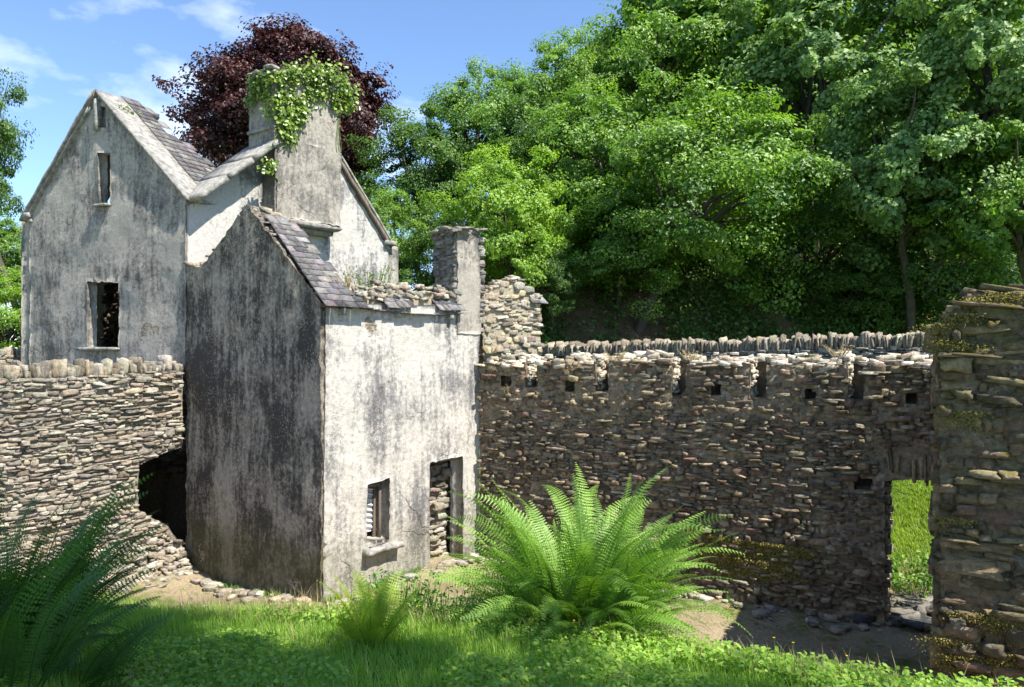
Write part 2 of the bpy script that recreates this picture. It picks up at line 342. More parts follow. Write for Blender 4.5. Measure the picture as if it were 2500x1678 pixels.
def slab(mb, p0, p1, side, up, w, t, col, seg=10, rough=.012, seed=0, mi=0):
    """long plank from p0 to p1; side = width dir, up = thickness dir"""
    rng = np.random.default_rng(seed); p0, p1, side, up = [np.array(x, float) for x in (p0, p1, side, up)]
    V = []
    for i in range(seg+1):
        c = p0+(p1-p0)*i/seg
        for a, b in ((-.5,-.5),(.0,-.5),(.5,-.5),(.5,.5),(0,.5),(-.5,.5)): V.append(c+side*w*a+up*t*b+rng.normal(0, rough, 3))
    Fq = [[i*6+k, i*6+(k+1)%6, (i+1)*6+(k+1)%6, (i+1)*6+k] for i in range(seg) for k in range(6)]
    mb.add(V, Fq, col, mi); n = mb.n-len(V)
    mb.F.append((np.array([[n+5,n+4,n+3,n+2,n+1,n][::1], [n+seg*6+k for k in range(6)]]), mi))
def tube(mb, pts, rad, k=8, col=(.5,.5,.5), mi=0):
    pts = np.array(pts, float); V = []
    for i, p in enumerate(pts):
        d = pts[min(i+1, len(pts)-1)]-pts[max(i-1, 0)]; d = d/np.linalg.norm(d); a = np.cross(d, (0,1,.3)); a /= np.linalg.norm(a); b = np.cross(d, a)
        for j in range(k): V.append(p+rad[i]*(math.cos(2*math.pi*j/k)*a+math.sin(2*math.pi*j/k)*b))
    Fq = [[i*k+j, i*k+(j+1)%k, (i+1)*k+(j+1)%k, (i+1)*k+j] for i in range(len(pts)-1) for j in range(k)]
    mb.add(V, Fq, col, mi)
def leaves(mb, P, Nn, size, rng, aspect=.62, col=None, fold=.18):
    """rhombic folded leaves at P with normals Nn"""
    n = len(P); t = rng.normal(0, 1, (n,3)); t -= (t*Nn).sum(1, keepdims=True)*Nn; t /= np.linalg.norm(t, axis=1, keepdims=True)+1e-9
    s = np.cross(Nn, t); sz = (size*rng.uniform(.65, 1.35, n))[:,None]
    V = np.stack([P-t*sz*.5, P+s*sz*.5*aspect+Nn*sz*fold, P+t*sz*.5, P-s*sz*.5*aspect+Nn*sz*fold], 1).reshape(-1, 3)
    if col is None: col = rng.random(n)
    c = np.repeat(np.asarray(col), 4)[:,None]*np.ones(3)
    q = np.arange(n)[:,None]*4
    mb.add(V, np.concatenate([q+[0,1,2], q+[0,2,3]]), c)
def unit(v): return v/(np.linalg.norm(v, axis=-1, keepdims=True)+1e-9)
def ray(px, py, y): return np.array([(px-1250)/F*y, y, CH-(py-HZ)/F*y])
def sstep(a, b, x): t = np.clip((x-a)/(b-a), 0, 1); return t*t*(3-2*t)
# ---------------------------------------------------------------- plan of the place
A = np.array((-3.52, 13.77)); V0 = np.array((-7.30, 16.7)); B = np.array((-.735, 16.72))
WF = Wall(A, B)                      # sunlit long side of the annexe
WG = Wall(V0, A)                     # dark gable of the annexe
HL = np.array((-.6475*19.35, 19.35))
WH = Wall(HL, V0)                    # house gable
HR = np.array((-.166*21.6, 21.6))
WC = Wall(V0, HR)                    # house side gable with the chimney
K = np.array((7.1, 12.2))
WL = Wall((-.73, 16.7), K)           # long wall of the roofless barn
NW0 = np.array((.578*8.2, 8.2)); WN = Wall(NW0, NW0+np.array((.872,-.49))*3.2)
LW = Wall((-9.85, 13.1), (-7.36, 16.62))
# ---------------------------------------------------------------- terrain
CPX = np.array([-1500,-600, 0, 300, 600, 800, 1000, 1300, 1500, 1800, 2100, 2300, 2600, 4000.]); CPY = np.array([1400,1400,1440,1502,1516,1514,1512,1536,1570,1625,1675,1705,1740,1740.]); CPD = np.array([6,6,7,7.6,7.6,7.4,7.2,6.9,6.6,6.0,5.6,5.3,5.,5.])
def terrain(x, y):
    x = np.asarray(x, float); y = np.asarray(y, float); px = 1250+F*x/np.maximum(y, 1.5)
    px = np.where(y < 1.5, 1250+F*x/1.5, px)
    d = np.interp(px, CPX, CPD); zc = CH-(np.interp(px, CPX, CPY)-HZ)/F*d
    front = 2.55+(zc-2.55)*np.clip(y/d, -1, 1)
    court = -.42+.1*np.sin(x*.9)*np.sin(y*.7)
    court = court-.25*np.exp(-((x+6.4)**2+(y-15.2)**2)/3.)      # the wet hollow by the left wall
    h = front+(court-front)*sstep(0, 1, (y-d)/3.1)
    # terrace behind left wall (house stands on it)
    nl = (x-LW.a[0])*(-LW.n[0])+(y-LW.a[1])*(-LW.n[1])
    h = np.where((nl > 3.4) & (x < -5.5), np.maximum(h, 3.2*sstep(3.5, 3.8, nl)*sstep(-6.6,-7.5, x+0*y)), h)
    # bank behind long wall
    nb = (x-WL.a[0])*(-WL.n[0])+(y-WL.a[1])*(-WL.n[1])
    bank = -.35+3.1*sstep(1.6, 6.0, nb)
    h = np.where((nb > .3) & (x > -1.5), h+(bank-h)*sstep(.3, 1., nb)*sstep(-1.5, .3, x), h)
    far = 2.6*sstep(20, 26, y); h = np.maximum(h, np.where(y > 20, far, h))
    hill = np.clip(y-25.5, 0, 40)*.72*sstep(-16, 2, x-.15*(y-25))+1.5*sstep(27,31,y)*sstep(-5,3,x)
    return h+hill
def grid_axis(): 
    return np.unique(np.round(np.concatenate([np.linspace(-400,-40,10), np.linspace(-40,-12,20), np.arange(-12, 12, .14), np.linspace(12, 40, 20), np.linspace(40, 400, 10)]), 3))
gx = grid_axis(); gy = np.unique(np.round(np.concatenate([np.linspace(-200,-6,10), np.arange(-6, 19, .14), np.linspace(19, 60, 60), np.linspace(60, 600, 12)]), 3))
X, Y = np.meshgrid(gx, gy); Z = terrain(X, Y)
rough = np.array([[0.]]); PP = np.c_[X.ravel(), Y.ravel(), np.zeros(X.size)]
near = (np.abs(PP[:,0]) < 13) & (PP[:,1] > 0) & (PP[:,1] < 22)
zz = Z.ravel().copy(); hl_ = (PP[:,1] > 22) & (PP[:,1] < 60) & (np.abs(PP[:,0]) < 40); zz[hl_] += vnoise(PP[hl_], .9, 4)*.5+vnoise(PP[hl_], 3, 8)*.25
zz[near] += vnoise(PP[near], 1.7, 2)*.07+vnoise(PP[near], 6, 5)*.025
nx, ny = len(gx), len(gy)
q = (np.arange(ny-1)[:,None]*nx+np.arange(nx-1)[None]).ravel()
gm, t, b = newmat('ground_soil_and_grass'); iso = mapped(t, (1,1,1))
n1 = noise_n(t, iso, 1.1, 8, .7); n2 = noise_n(t, iso, 16, 8, .75); n3 = noise_n(t, mapped(t, (1,1,1)), 55, 5, .7)
soil = mix(t, ramp(t, n2, .3, .7), (.17,.12,.065), (.42,.34,.22)); soil = mix(t, ramp(t, n3, .45, .7), soil, (.46,.38,.26))
soil = mix(t, ramp(t, n1, .5, .62), soil, (.12,.16,.03))
at = N(t, 'Attribute'); at.attribute_name = 'col'; sp = N(t, 'SeparateColor'); t.links.new(at.outputs[0], sp.inputs[0])
c = mix(t, sp.outputs[0], soil, mix(t, n2, (.05,.10,.015), (.12,.2,.03)))
c = mix(t, sp.outputs[1], c, mix(t, ramp(t, n2, .35, .65), (.06,.042,.024), (.20,.14,.08)))
c = mix(t, sp.outputs[2], c, mix(t, n2, (.16,.125,.07), (.24,.19,.11)))
t.links.new(c, b.inputs['Base Color']); bump(t, b, mth(t, 'ADD', n2, n3), .03)
gc = np.zeros((X.size, 3)); pxg = 1250+F*PP[:,0]/np.maximum(PP[:,1], 1.5)
dd = np.interp(pxg, CPX, CPD); gc[:,0] = 1-sstep(0, .9, PP[:,1]-dd-.1)
nbg = (PP[:,0]-WL.a[0])*(-WL.n[0])+(PP[:,1]-WL.a[1])*(-WL.n[1]); gc[:,0] = np.maximum(gc[:,0], ((nbg > 1.5) & (PP[:,0] > -2)) | (PP[:,1] > 21) | ((PP[:,0] < -7.6) & (PP[:,1] > 17.5)))
gc[:,1] = ((PP[:,1] > 24) & (PP[:,1] < 31))*sstep(-3, 1, PP[:,0])
gc[:,2] = np.exp(-((PP[:,0]+5.6)**2+(PP[:,1]-14.2)**2)/.9)+np.exp(-((PP[:,0]+1.)**2+(PP[:,1]-14.6)**2)/.4)
nlg = (PP[:,0]-LW.a[0])*(-LW.n[0])+(PP[:,1]-LW.a[1])*(-LW.n[1]); m_ = (nlg > .2) & (nlg < 4.6) & (PP[:,0] < -6.9) & (PP[:,0] > -13); gc[m_] = (0,1,0)
gc = np.clip(gc, 0, 1)
g = MB(); g.add(np.c_[PP[:,0], PP[:,1], zz], np.c_[q, q+1, q+nx+1, q+nx], gc)
tag(g.build('ground', gm, origin=(0,0,0), smooth=True), kind='structure')
# ---------------------------------------------------------------- annexe (two-storey outbuilding)
def px_poly(wl, pts): return [wl.uv(*p) for p in pts]
LF = WF.L; LG = WG.L
annex = thing('ruined_outbuilding', (float((A[0]+V0[0])/2+.8), float((A[1]+V0[1])/2+1), -.4), 'small rendered outbuilding with dark gable, sunlit side with door, and strip of slates', 'outbuilding')
door = px_poly(WF, [(1049,1130),(1131,1114),(1130,1420),(1050,1440)]); win = px_poly(WF, [(897,1184),(952,1166),(949,1318),(896,1318)])
top = px_poly(WF, [(1114,722),(1080,742),(1020,746),(960,738),(900,742),(796,738)])
mb = MB(); panel(mb, WF, [(.02,-1.2),(LF,-1.2),(LF,WF.uv(1168,708)[1])]+top, [door, win], .42, seed=4, disp=.018)
tag(mb.build('side_wall', M['facade'], annex), 'sunlit pale rendered wall with grey vertical streaks')
gt = [WG.uv(455,650), WG.uv(492,652), WG.uv(601,500), (LG-.02, WG.uv(785,738)[1])]
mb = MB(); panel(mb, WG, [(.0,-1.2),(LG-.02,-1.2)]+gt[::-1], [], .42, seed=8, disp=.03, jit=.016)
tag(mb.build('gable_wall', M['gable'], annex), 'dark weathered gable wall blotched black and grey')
# far walls of annexe: rubble inside
WB = Wall(B-WF.n*.3+WF.d*-.25, B-WF.n*4.3+WF.d*-.25)
mb = MB(); panel(mb, WB, [(0,-1),(WB.L,-1),(WB.L,4.6),(.9,5.3),(0,5.2)], [], .4, mi=1, disp=.02); rubble(mb, WB, [(0,-1),(WB.L,-1),(WB.L,4.6),(.9,5.3),(0,5.2)], (), (.05,.13), (.12,.45), PAL_LIGHT, seed=31, w0=.03)
mb.build('end_wall', [M['stone_light'], M['corel']], annex)
WI = Wall(WF.a-WF.n*4.1, WF.b-WF.n*4.1)
mb = MB(); panel(mb, WI, [(.3,-1),(WI.L,-1),(WI.L,4.9),(.3,5.2)], [], .4, mi=1); rubble(mb, WI, [(.3,-1),(WI.L,-1),(WI.L,4.9),(.3,5.2)], (), (.05,.12), (.12,.45), PAL_LIGHT, seed=33, w0=.03)
mb.build('back_wall', [M['stone_light'], M['corel']], annex)
# stone pier just inside the door
WP = Wall(WF.P(WF.u(1066), 0, -.55)[:2], WF.P(WF.u(1066)+.75, 0, -.55)[:2])
mb = MB(); panel(mb, WP, [(0,-.8),(.75,-.8),(.75,2.2),(0,2.2)], [], .5, mi=1); rubble(mb, WP, [(0,-.8),(.75,-.8),(.75,2.25),(0,2.25)], (), (.07,.13), (.2,.5), PAL_LIGHT, seed=35, w0=.05, prot=.06)
mb.build('door_pier', [M['stone_light'], M['corel']], annex)
# broken eaves: rubble wall head rising inwards, slates, stubs
mb = MB()
tl = [WF.uv(870,735), WF.uv(960,735), WF.uv(1040,735), WF.uv(1115,722)]
for k, w in enumerate(np.linspace(-.06, -.45, 5)):
    topstones(mb, WF, [(u, v+.0+(.34*(-w)/.45)**1.0*(.8+.3*math.sin(u*5))) for u, v in tl], w-.05, w+.05, PAL_LIGHT, seed=40+k, sz=(.06,.2), th=(.02,.06), layers=4)
panel(mb, WF.off(-.12), [(tl[0][0]-.1,4.9),(tl[-1][0],4.9),(tl[-1][0],tl[-1][1]+.06),(tl[1][0],tl[1][1]+.12),(tl[0][0]-.1,tl[0][1]+.04)], [], .32, mi=1)
tag(mb.build('wall_head', [M['stone_light'], M['corel']], annex), 'broken rubble top of the wall under loose slates')
def roof_slates(mb, wl, u0, u1, nrow, slope, v_eave, w_eave, rise, run, seed, sw=.24, sl=.34, ragged=None, expo=.19, pal=PAL_SLATE, lift=.0):
    """slates on a roof plane rising from the wall head inwards (towards -w)"""
    rng = np.random.default_rng(seed); L = math.hypot(rise, run); cs, sn = run/L, rise/L
    for r in range(nrow):
        s = r*expo; um = u1+(ragged(r) if ragged else 0)+rng.uniform(-.06, .06); u = u0-(sw/2 if r % 2 else 0)*0-.0
        first = True
        while u < um:
            ww = sw*rng.uniform(.85, 1.15)*(.55 if (first and r % 2) else 1); first = False
            a = rng.normal(0, .012); th = .012
            cu, cs0 = u+ww/2, s+sl/2-.02
            loc = []
            for dz in (0, th):
                for du, ds in ((-.5,-.5),(.5,-.5),(.5,.5),(-.5,.5)):
                    uu = cu+du*(ww-.008)+a*ds*sl; ss = cs0+ds*sl+rng.normal(0,.004); n = dz+.018*(1-(ds+.5))*1.4+lift+rng.normal(0,.0025)
                    loc.append((uu, v_eave+ss*sn+n*cs, w_eave-ss*cs+n*sn))
            loc = np.array(loc); V = wl.P(loc[:,0], loc[:,1], loc[:,2])
            mb.add(V, [[3,2,1,0],[4,5,6,7],[0,1,5,4],[1,2,6,5],[2,3,7,6],[3,0,4,7]], palette(1, pal, rng)[0]); u += ww
mb = MB(); vE = WF.uv(790,742)[1]; rise = gt[2][1]-gt[3][1]; run = LG*.5
roof_slates(mb, WF, -.04, .74, 15, 0, vE-.06, .18, rise, run, 51, ragged=lambda r: (-.035*r if r < 8 else -.25-.02*(r-8)) , sw=.26)
tag(mb.build('slate_roof', M['slate'], annex), 'remaining strip of purple grey slates along the gable edge')
mb = MB()  # sarking/mortar under the slates
p = [WF.P(0.0, vE+.0, .0), WF.P(.68, vE, .0), WF.P(.32, vE+rise*.97, -run*.97), WF.P(0.0, vE+rise*.97, -run*.97)]
p = np.array(p); dn = np.array([0,0,-.07]); mb.add(np.r_[p-[0,0,.01], p+dn], [[0,1,2,3],[7,6,5,4],[0,4,5,1],[1,5,6,2],[2,6,7,3],[3,7,4,0]], (.2,.17,.13))
mb.build('roof_boards', M['wood'], annex)
# verge mortar fillet & loose apex stones
mb = MB(); topstones(mb, WG, [(u, v+.0) for u, v in gt[1:4]], -.2, .0, PAL_GREY, seed=58, sz=(.07,.16), th=(.01,.03), layers=1)
topstones(mb, WG, [WG.uv(455,648), WG.uv(492,650)], -.4, 0, PAL_LIGHT, seed=59, layers=3); topstones(mb, WF, [(.15,gt[2][1]-.12),(.7,gt[2][1]-.3)], -2.35, -2.15, PAL_LIGHT, seed=60, layers=2)
tag(mb.build('verge_mortar', M['stone_light'], annex), kind='stuff')
# thin eaves course and loose slates
mb = MB(); rg = np.random.default_rng(61)
u = .85
ue = WF.u(1112)
while u < ue:
    w = rg.uniform(.15, .34); sag = -.07*math.sin(math.pi*(u-.85)/(ue-.85))
    box(mb, WF, u, u+w, vE-.06+sag, vE-.035+sag, -.25, rg.uniform(.10,.17), palette(1, PAL_SLATE, rg)[0], rot=rg.normal(0,.03), seed=int(u*100)); u += w*.9
for px0, px1, dv in ((935,965,.0),(962,985,.02),(1062,1078,0),(1076,1092,.01),(1088,1108,.02)):
    ua, ub = WF.u(px0), WF.u(px1)+.08
    n = len(mb.V); roof_slates(mb, WF, ua, ub, 2, 0, vE+dv-.05, .13, rise, run, int(px0), sl=.42, sw=.16, expo=.2, lift=.03)
tag(mb.build('loose_slates', M['slate'], annex), 'broken slates left on the eaves')
for px in (832, 968, 1096):
    mb = MB(); u = WF.u(px); box(mb, WF, u-.05, u+.05, vE-.20, vE-.07, -.2, .12, (.3,.27,.22), seed=px); mb.build('rafter_stub', M['cope'], annex)
# small chimney
cu0, cu1 = WF.u(1113), LF; ct = WF.uv(1113,562)[1]; cb = 4.6
WCl = Wall(WF.P(cu0,0,0)[:2]-WF.n*.78, WF.P(cu0,0,0)[:2]); WCf = Wall(WF.P(cu0,0,.0)[:2], WF.P(cu1,0,.0)[:2])
mb = MB(); box(mb, WF, cu0+.03, cu1-.02, cb, ct-.03, -.75, -.02, (.3,.27,.22), mi=1, irr=.01, rough=.0)
rubble(mb, WCl, [(0,cb),(.78,cb),(.80,ct),(0,ct)], (), (.06,.13), (.14,.4), PAL_GREY, seed=63, w0=-.03, prot=.02)
rubble(mb, Wall(WF.P(cu1,0,0)[:2], WF.P(cu1,0,-.78)[:2]), [(0,cb),(.78,cb),(.78,ct),(0,ct)], (), (.06,.13), (.14,.4), PAL_GREY, seed=64, w0=-.05, prot=.01)
ch = mb.build('chimney', [M['stone_light'], M['corel']], annex)
mb = MB(); panel(mb, WCf.off(.03), [(.03,cb),(WCf.L+.02,cb),(WCf.L-.02,ct),(.02,ct)], [], .1, disp=.02, jit=.015, seed=66); mb.build('render_face', M['stack'], ch)
mb = MB(); topstones(mb, WF, [(cu0-.05,ct),(cu1+.05,ct+.02)], -.83, .07, PAL_GREY, seed=67, sz=(.2,.4), th=(.02,.04), layers=2); mb.build('cap', M['stone_light'], ch)
# annexe door lintel & window with parts
mb = MB(); box(mb, WF, door[0][0]-.12, door[1][0]+.1, door[0][1]-.02, door[0][1]+.1, -.43, -.03, (.2,.15,.1), seed=3); mb.build('door_lintel', M['wood'], annex)
(wa, wt), (wb_, wt2) = win[0], win[1]; wbot = win[2][1]
mb = MB()
for (a, b_, c_, d_) in ((wa, wa+.045, wbot, wt+.02), (wb_-.14, wb_-.085, wbot, wt+.02), (wa, wb_-.06, wt-.10, wt+.03)): box(mb, WF, a, b_, c_, d_, -.24, -.17, (.2,.15,.1), irr=.01, seed=9)
wn = mb.build('window_frame', M['wood'], annex)
mb = MB(); box(mb, WF, wb_-.20, wb_-.135, wbot, wt-.02, -.32, -.27, (.3,.2,.1), irr=.02, rot=-.02, seed=7); mb.build('window_casement', M['wood'], annex)
sa = WF.uv(884,1345); sb = WF.uv(972,1330)
mb = MB(); slab(mb, WF.P(sa[0]+.0, (sa[1]+sb[1])/2, .02), WF.P(sb[0], (sa[1]+sb[1])/2+.02, .02), (*WF.n, 0), (0,0,1), .36, .11, (.42,.39,.33), 8, .012, 4)
sill = mb.build('window_sill', M['cope'], annex)
mb = MB(); topstones(mb, WF, [(sa[0]+.12,(sa[1]+sb[1])/2+.075),(sb[0]-.3,(sa[1]+sb[1])/2+.085)], -.2, .12, PAL_SLATE+PAL_GREY, seed=70, sz=(.1,.24), th=(.01,.02), layers=2)
tag(mb.build('slate_pieces', M['stone_light']), 'broken slate pieces lying on the sill of the small ground floor window', 'slate pieces')
# corrugated sheet inside, leaning
mb = MB(); uu = np.linspace(wa-.2, wb_+.2, 60); vv = np.linspace(wbot+.15, wt-.18, 14)
G = np.array([[(u, v, -.42+.022*math.sin((v+.25*u)*2*math.pi/.11)+.3*(u-wa)) for u in uu] for v in np.linspace(wbot+.15, wt-.15, 70)]).reshape(-1,3)
qq = (np.arange(69)[:,None]*60+np.arange(59)[None]).ravel(); mb.add(WF.P(G[:,0], G[:,1], G[:,2]), np.c_[qq, qq+1, qq+61, qq+60]); ti = mb.build('corrugated_sheet', M['tin']); md = ti.modifiers.new('s', 'SOLIDIFY'); md.thickness = .003
tag(ti, 'grey corrugated iron sheet leaning inside behind the small window', 'iron sheet')
# ---------------------------------------------------------------- house
house = thing('ruined_house', (-7.6, 19.2, 3.0), 'tall roofless rendered house with two gables, a big chimney and empty windows', 'house')
hap = WH.uv(240,228); hel = WH.uv(80,522); her = WH.uv(449,484); LH = WH.L
w1 = px_poly(WH, [(214,688),(290,690),(288,850),(214,848)]); w2 = px_poly(WH, [(240,374),(268,374),(267,505),(240,505)]); w3 = px_poly(WH, [(243,262),(258,262),(258,312),(243,312)])
mb = MB(); panel(mb, WH, [(0.,3.25),(LH-.02,3.25),(LH-.02,her[1]),hap,(0.,hel[1])], [w1, w2, w3], .24, seed=71, disp=.03, jit=.01)
tag(mb.build('front_gable_wall', M['house'], house), 'grey green stained gable wall with two window holes')
# flaked streaks and lost render left out as geometry: slight raised fillets
cap_ = WC.uv(765,285); cel = WC.uv(457,505); cer = WC.uv(948,590); LC = WC.L
mb = MB(); panel(mb, WC, [(.02,3.1),(LC,3.1),(LC,cer[1]),cap_,(.02,cel[1])], [], .5, seed=72, disp=.02)
tag(mb.build('side_gable_wall', M['housew'], house), 'pale sunlit gable wall behind the outbuilding')
# other walls of house: back walls
WX = Wall(HL, HL-WH.n*6.0); WX2 = Wall(HL-WH.n*1.9+WH.d*.3, V0-WH.n*1.9-WH.d*.3); WR = Wall(HR, HR-WC.n*5.)
for wl, t_, sd in ((WX, hel[1]-.1, 75), (WR, cer[1]-.1, 77)):
    mb = MB(); panel(mb, wl, [(0.05,1),(wl.L,1),(wl.L,t_),(0.05,t_)], [], .45, seed=sd); mb.build('outer_wall', M['house'], house)
mb = MB(); panel(mb, WX2, [(0,1),(WX2.L*.8,1),(WX2.L*.8,6.5),(WX2.L*.4,8.5),(0,7.)], [], .4, mi=1, seed=78); rubble(mb, WX2, [(0,1),(WX2.L*.8,1),(WX2.L*.8,6.5),(WX2.L*.4,8.5),(0,7.)], (), (.05,.12), (.12,.4), PAL_DARK, seed=79, w0=.03)
mb.build('inner_wall', [M['stone_light'], M['corel']], house)
# window sills / lintels
s0 = WH.uv(196,852); s1 = WH.uv(292,858)
mb = MB(); slab(mb, WH.P(s0[0], s0[1], .02), WH.P(s1[0], s0[1], .02), (*WH.n,0), (0,0,1), .3, .075, (.35,.36,.3), 6, .006, 5); mb.build('window_sill', M['cope'], house)
s0 = WH.uv(235,505); s1 = WH.uv(270,505)
mb = MB(); slab(mb, WH.P(s0[0], s0[1], .02), WH.P(s1[0], s0[1], .02), (*WH.n,0), (0,0,1), .2, .06, (.35,.36,.3), 4, .006, 6); mb.build('window_sill', M['cope'], house)
mb = MB(); box(mb, WH, w2[0][0]+.1, w2[0][0]+.16, w2[2][1], w2[0][1], -.3, -.24, (.25,.2,.15), rot=.03); mb.build('window_bar', M['wood'], house)
# verge boards / copings
def coping(wl, p, q, w0, wid, th, name, mat=M['cope'], lift=.05, seg=14, rough=.006, parent=house, lab=None):
    mb = MB(); a = wl.P(p[0], p[1]+lift, w0); b_ = wl.P(q[0], q[1]+lift, w0); d = unit(b_-a); sd = np.array([*wl.n, 0]); up = np.cross(sd, d); up = up if up[2] > 0 else -up
    slab(mb, a, b_, sd, up, wid, th, (.4,.38,.35), seg, rough, int(abs(p[0])*10)); o = mb.build(name, mat, parent)
    if lab: o['label'] = lab
    return o
ex = lambda a, b_, k: (a[0]+(b_[0]-a[0])*k, a[1]+(b_[1]-a[1])*k)
coping(WH, ex(hap, (0,hel[1]), 1.08), hap, -.02, .30, .07, 'verge_coping')
coping(WH, hap, ex(hap, (LH,her[1]), 1.04), -.33, .85, .07, 'verge_coping', rough=.005)
coping(WH, ex(hap,(0,hel[1]),1.03), ex(hap,(0,hel[1]),.08), -.05, .30, .05, 'barge_board', M['cope'], -.09)
for k_, (f0, f1) in enumerate(((.012,.205),(.212,.39),(.397,.60))): coping(WC, ex((0,cel[1]), cap_, f0), ex((0,cel[1]), cap_, f1), -.16+.02*k_, 1.34, .13, 'slab_coping', rough=.004, lift=.12+.008*k_, seg=5, lab='pale slab of the thick coping sloping up to the chimney')
coping(WC, cap_, ex(cap_, (LC,cer[1]), 1.05), -.1, .45, .06, 'verge_coping')
coping(WC, ex(cap_,(LC,cer[1]),.15), ex(cap_,(LC,cer[1]),1.02), .04, .14, .12, 'barge_board', M['wood'], -.1)
for wl, u in ((WC, LC-.05), (WH, .05)):
    mb = MB(); v = (cer if wl is WC else hel)[1]; box(mb, wl, u-.14, u+.24 if wl is WC else u+.1, v-.12, v+.02, -.4, .14, (.34,.3,.25), seed=3); box(mb, wl, u-.06, u+.12, v-.24, v-.12, -.4, .06, (.34,.3,.25), seed=4); mb.build('kneeler_stone', M['cope'], house)
mb = MB(); u = w3[0][0]; box(mb, WH, u-.10, u-.0, w3[2][1]-.05, hap[1]-.15, -.1, .1, (.3,.28,.25), seed=5); mb.build('gable_post', M['cope'], house)
mb = MB(); e0 = WH.P(-.05, hel[1]-.0, -.2); e1 = WH.P(hap[0], hap[1]-.03, -.2); bk3 = np.array([*(-WH.n), 0])*1.5; dn3 = np.array([0,0,-.1])
q4 = np.array([e0, e1, e1+bk3, e0+bk3]); mb.add(np.r_[q4, q4+dn3], [[0,1,2,3],[7,6,5,4],[0,4,5,1],[1,5,6,2],[2,6,7,3],[3,7,4,0]], (.18,.17,.18)); mb.build('roof_slope', M['slate'], house)
# roof remnant right slope of front gable: slates behind the coping
mb = MB()
WS = Wall(V0, V0-WH.n*3.)   # eaves line running back from the corner, seen from the right
nr = np.array([-WH.n[0], -WH.n[1]])
def front_roof(mb, seed):
    rng = np.random.default_rng(seed); a = WH.P(LH, her[1], 0); b_ = WH.P(hap[0], hap[1], 0); L = np.linalg.norm(b_-a); d = (b_-a)/L; bk = np.array([nr[0], nr[1], 0]); up = np.cross(bk, d); up = up if up[2] > 0 else -up
    r = 0; s = -.05
    while s < L-.1:
        dep = .45+.55*sstep(0,1,1-abs(s/L-.35)*2.2)+rng.uniform(-.12,.12); w = .62
        while w < .62+dep:
            ww = .26*rng.uniform(.85,1.15); loc = []
            for th in (0, .012):
                for dw, ds in ((0,0),(ww-.01,0),(ww-.01,.36),(0,.36)): loc.append(a+d*(s+ds)+bk*(w+dw)+up*(.06+th+.03*(1-ds/.36)+rng.normal(0,.004)))
            mb.add(loc, [[0,1,2,3],[7,6,5,4],[0,4,5,1],[1,5,6,2],[2,6,7,3],[3,7,4,0]], palette(1, PAL_SLATE, rng)[0]); w += ww
        s += .2
    return a, b_, d, bk, up, L
a_, b2, d_, bk_, up_, L_ = front_roof(mb, 81)
tag(mb.build('slate_roof', M['slate'], house), 'ragged slates behind the front gable coping')
mb = MB()
for w, s0_, s1_ in ((1.25,.3,.62),(.7,.0,.95)):
    slab(mb, a_+d_*L_*s0_+bk_*w, a_+d_*L_*s1_+bk_*w, bk_, up_, .08, .12, (.12,.09,.07), 8, .01, 3)
mb.build('rafter', M['wood'], house)
mb = MB(); sp_ = ray(352, 330, 22); V = []
for k in range(8): V.append(sp_+np.array([.11*math.cos(k*.785), .11*math.sin(k*.785), -.4]))
for k in range(8): V.append(sp_+np.array([.05*math.cos(k*.785), .05*math.sin(k*.785), .55]))
V.append(sp_+[0,0,.95]); mb.add(V, [[k,(k+1)%8,8+(k+1)%8,8+k] for k in range(8)], (.4,.38,.33)); n0 = mb.n-17; mb.F.append((np.array([[n0+8+k, n0+8+(k+1)%8, n0+16] for k in range(8)]), 0)); 
tube(mb, [sp_+[0,0,-.4], sp_+[0,0,-2.5]], [.12,.16], 8); mb.build('stone_finial', M['cope'], house)
# big chimney on the side gable
cs0, cs1 = WC.off(.5).u(673), WC.off(.5).u(831); ctop = WC.off(.5).uv(673,182)[1]; cbot = WC.off(.5).uv(690,530)[1]
smid = WC.off(.5).uv(800,372)[1]
mb = MB(); panel(mb, WC.off(.5), [(cs0+.02,cbot),(cs1,cbot),(cs1+.03,smid),(cs1-.04,smid+.03),(cs1-.12,ctop),(cs0+.02,ctop)], [], 1.08, seed=83, disp=.035, jit=.02)
stk = mb.build('chimney', M['stack'], house)
mb = MB(); WSl = Wall(WC.P(cs0,0,-.58)[:2], WC.P(cs0,0,.5)[:2]); panel(mb, WSl.off(.015), [(0,cbot+.2),(1.07,cbot),(1.07,ctop),(0,ctop)], [], .05, seed=84, disp=.015); mb.build('stack_side', M['stack'], stk)
mb = MB(); panel(mb, WC.off(.515), [(cs0+.02,smid+.06),(cs1-.03,smid+.05),(cs1-.11,ctop),(cs0+.03,ctop)], [], .05, seed=85, disp=.008, jit=.004); mb.build('upper_render', M['gable' if 0 else 'stack'], stk)
mb = MB(); box(mb, WC, cs0-.02, cs1+.06, cbot-.13, cbot+.0, .0, .50, (.34,.31,.27), irr=.02, seed=2); box(mb, WC, cs0+.1, cs1-.05, cbot-.25, cbot-.12, .0, .3, (.3,.28,.24), irr=.02, seed=3); mb.build('corbel', M['cope'], stk)
mb = MB(); box(mb, WC, cs0-.12, cs1+.0, ctop, ctop+.09, -.62, .6, (.36,.33,.28), irr=.03, seed=4); topstones(mb, WC, [(cs0-.1,ctop+.1),(cs1,ctop+.1)], -.6, .55, PAL_GREY, seed=86, sz=(.15,.4), th=(.02,.05)); mb.build('cap', M['cope'], stk)
mb = MB(); box(mb, WSl, -.02, 1.1, smid+.25, smid+.33, -.03, .08, (.34,.31,.27), irr=.03); mb.build('string_course', M['cope'], stk)
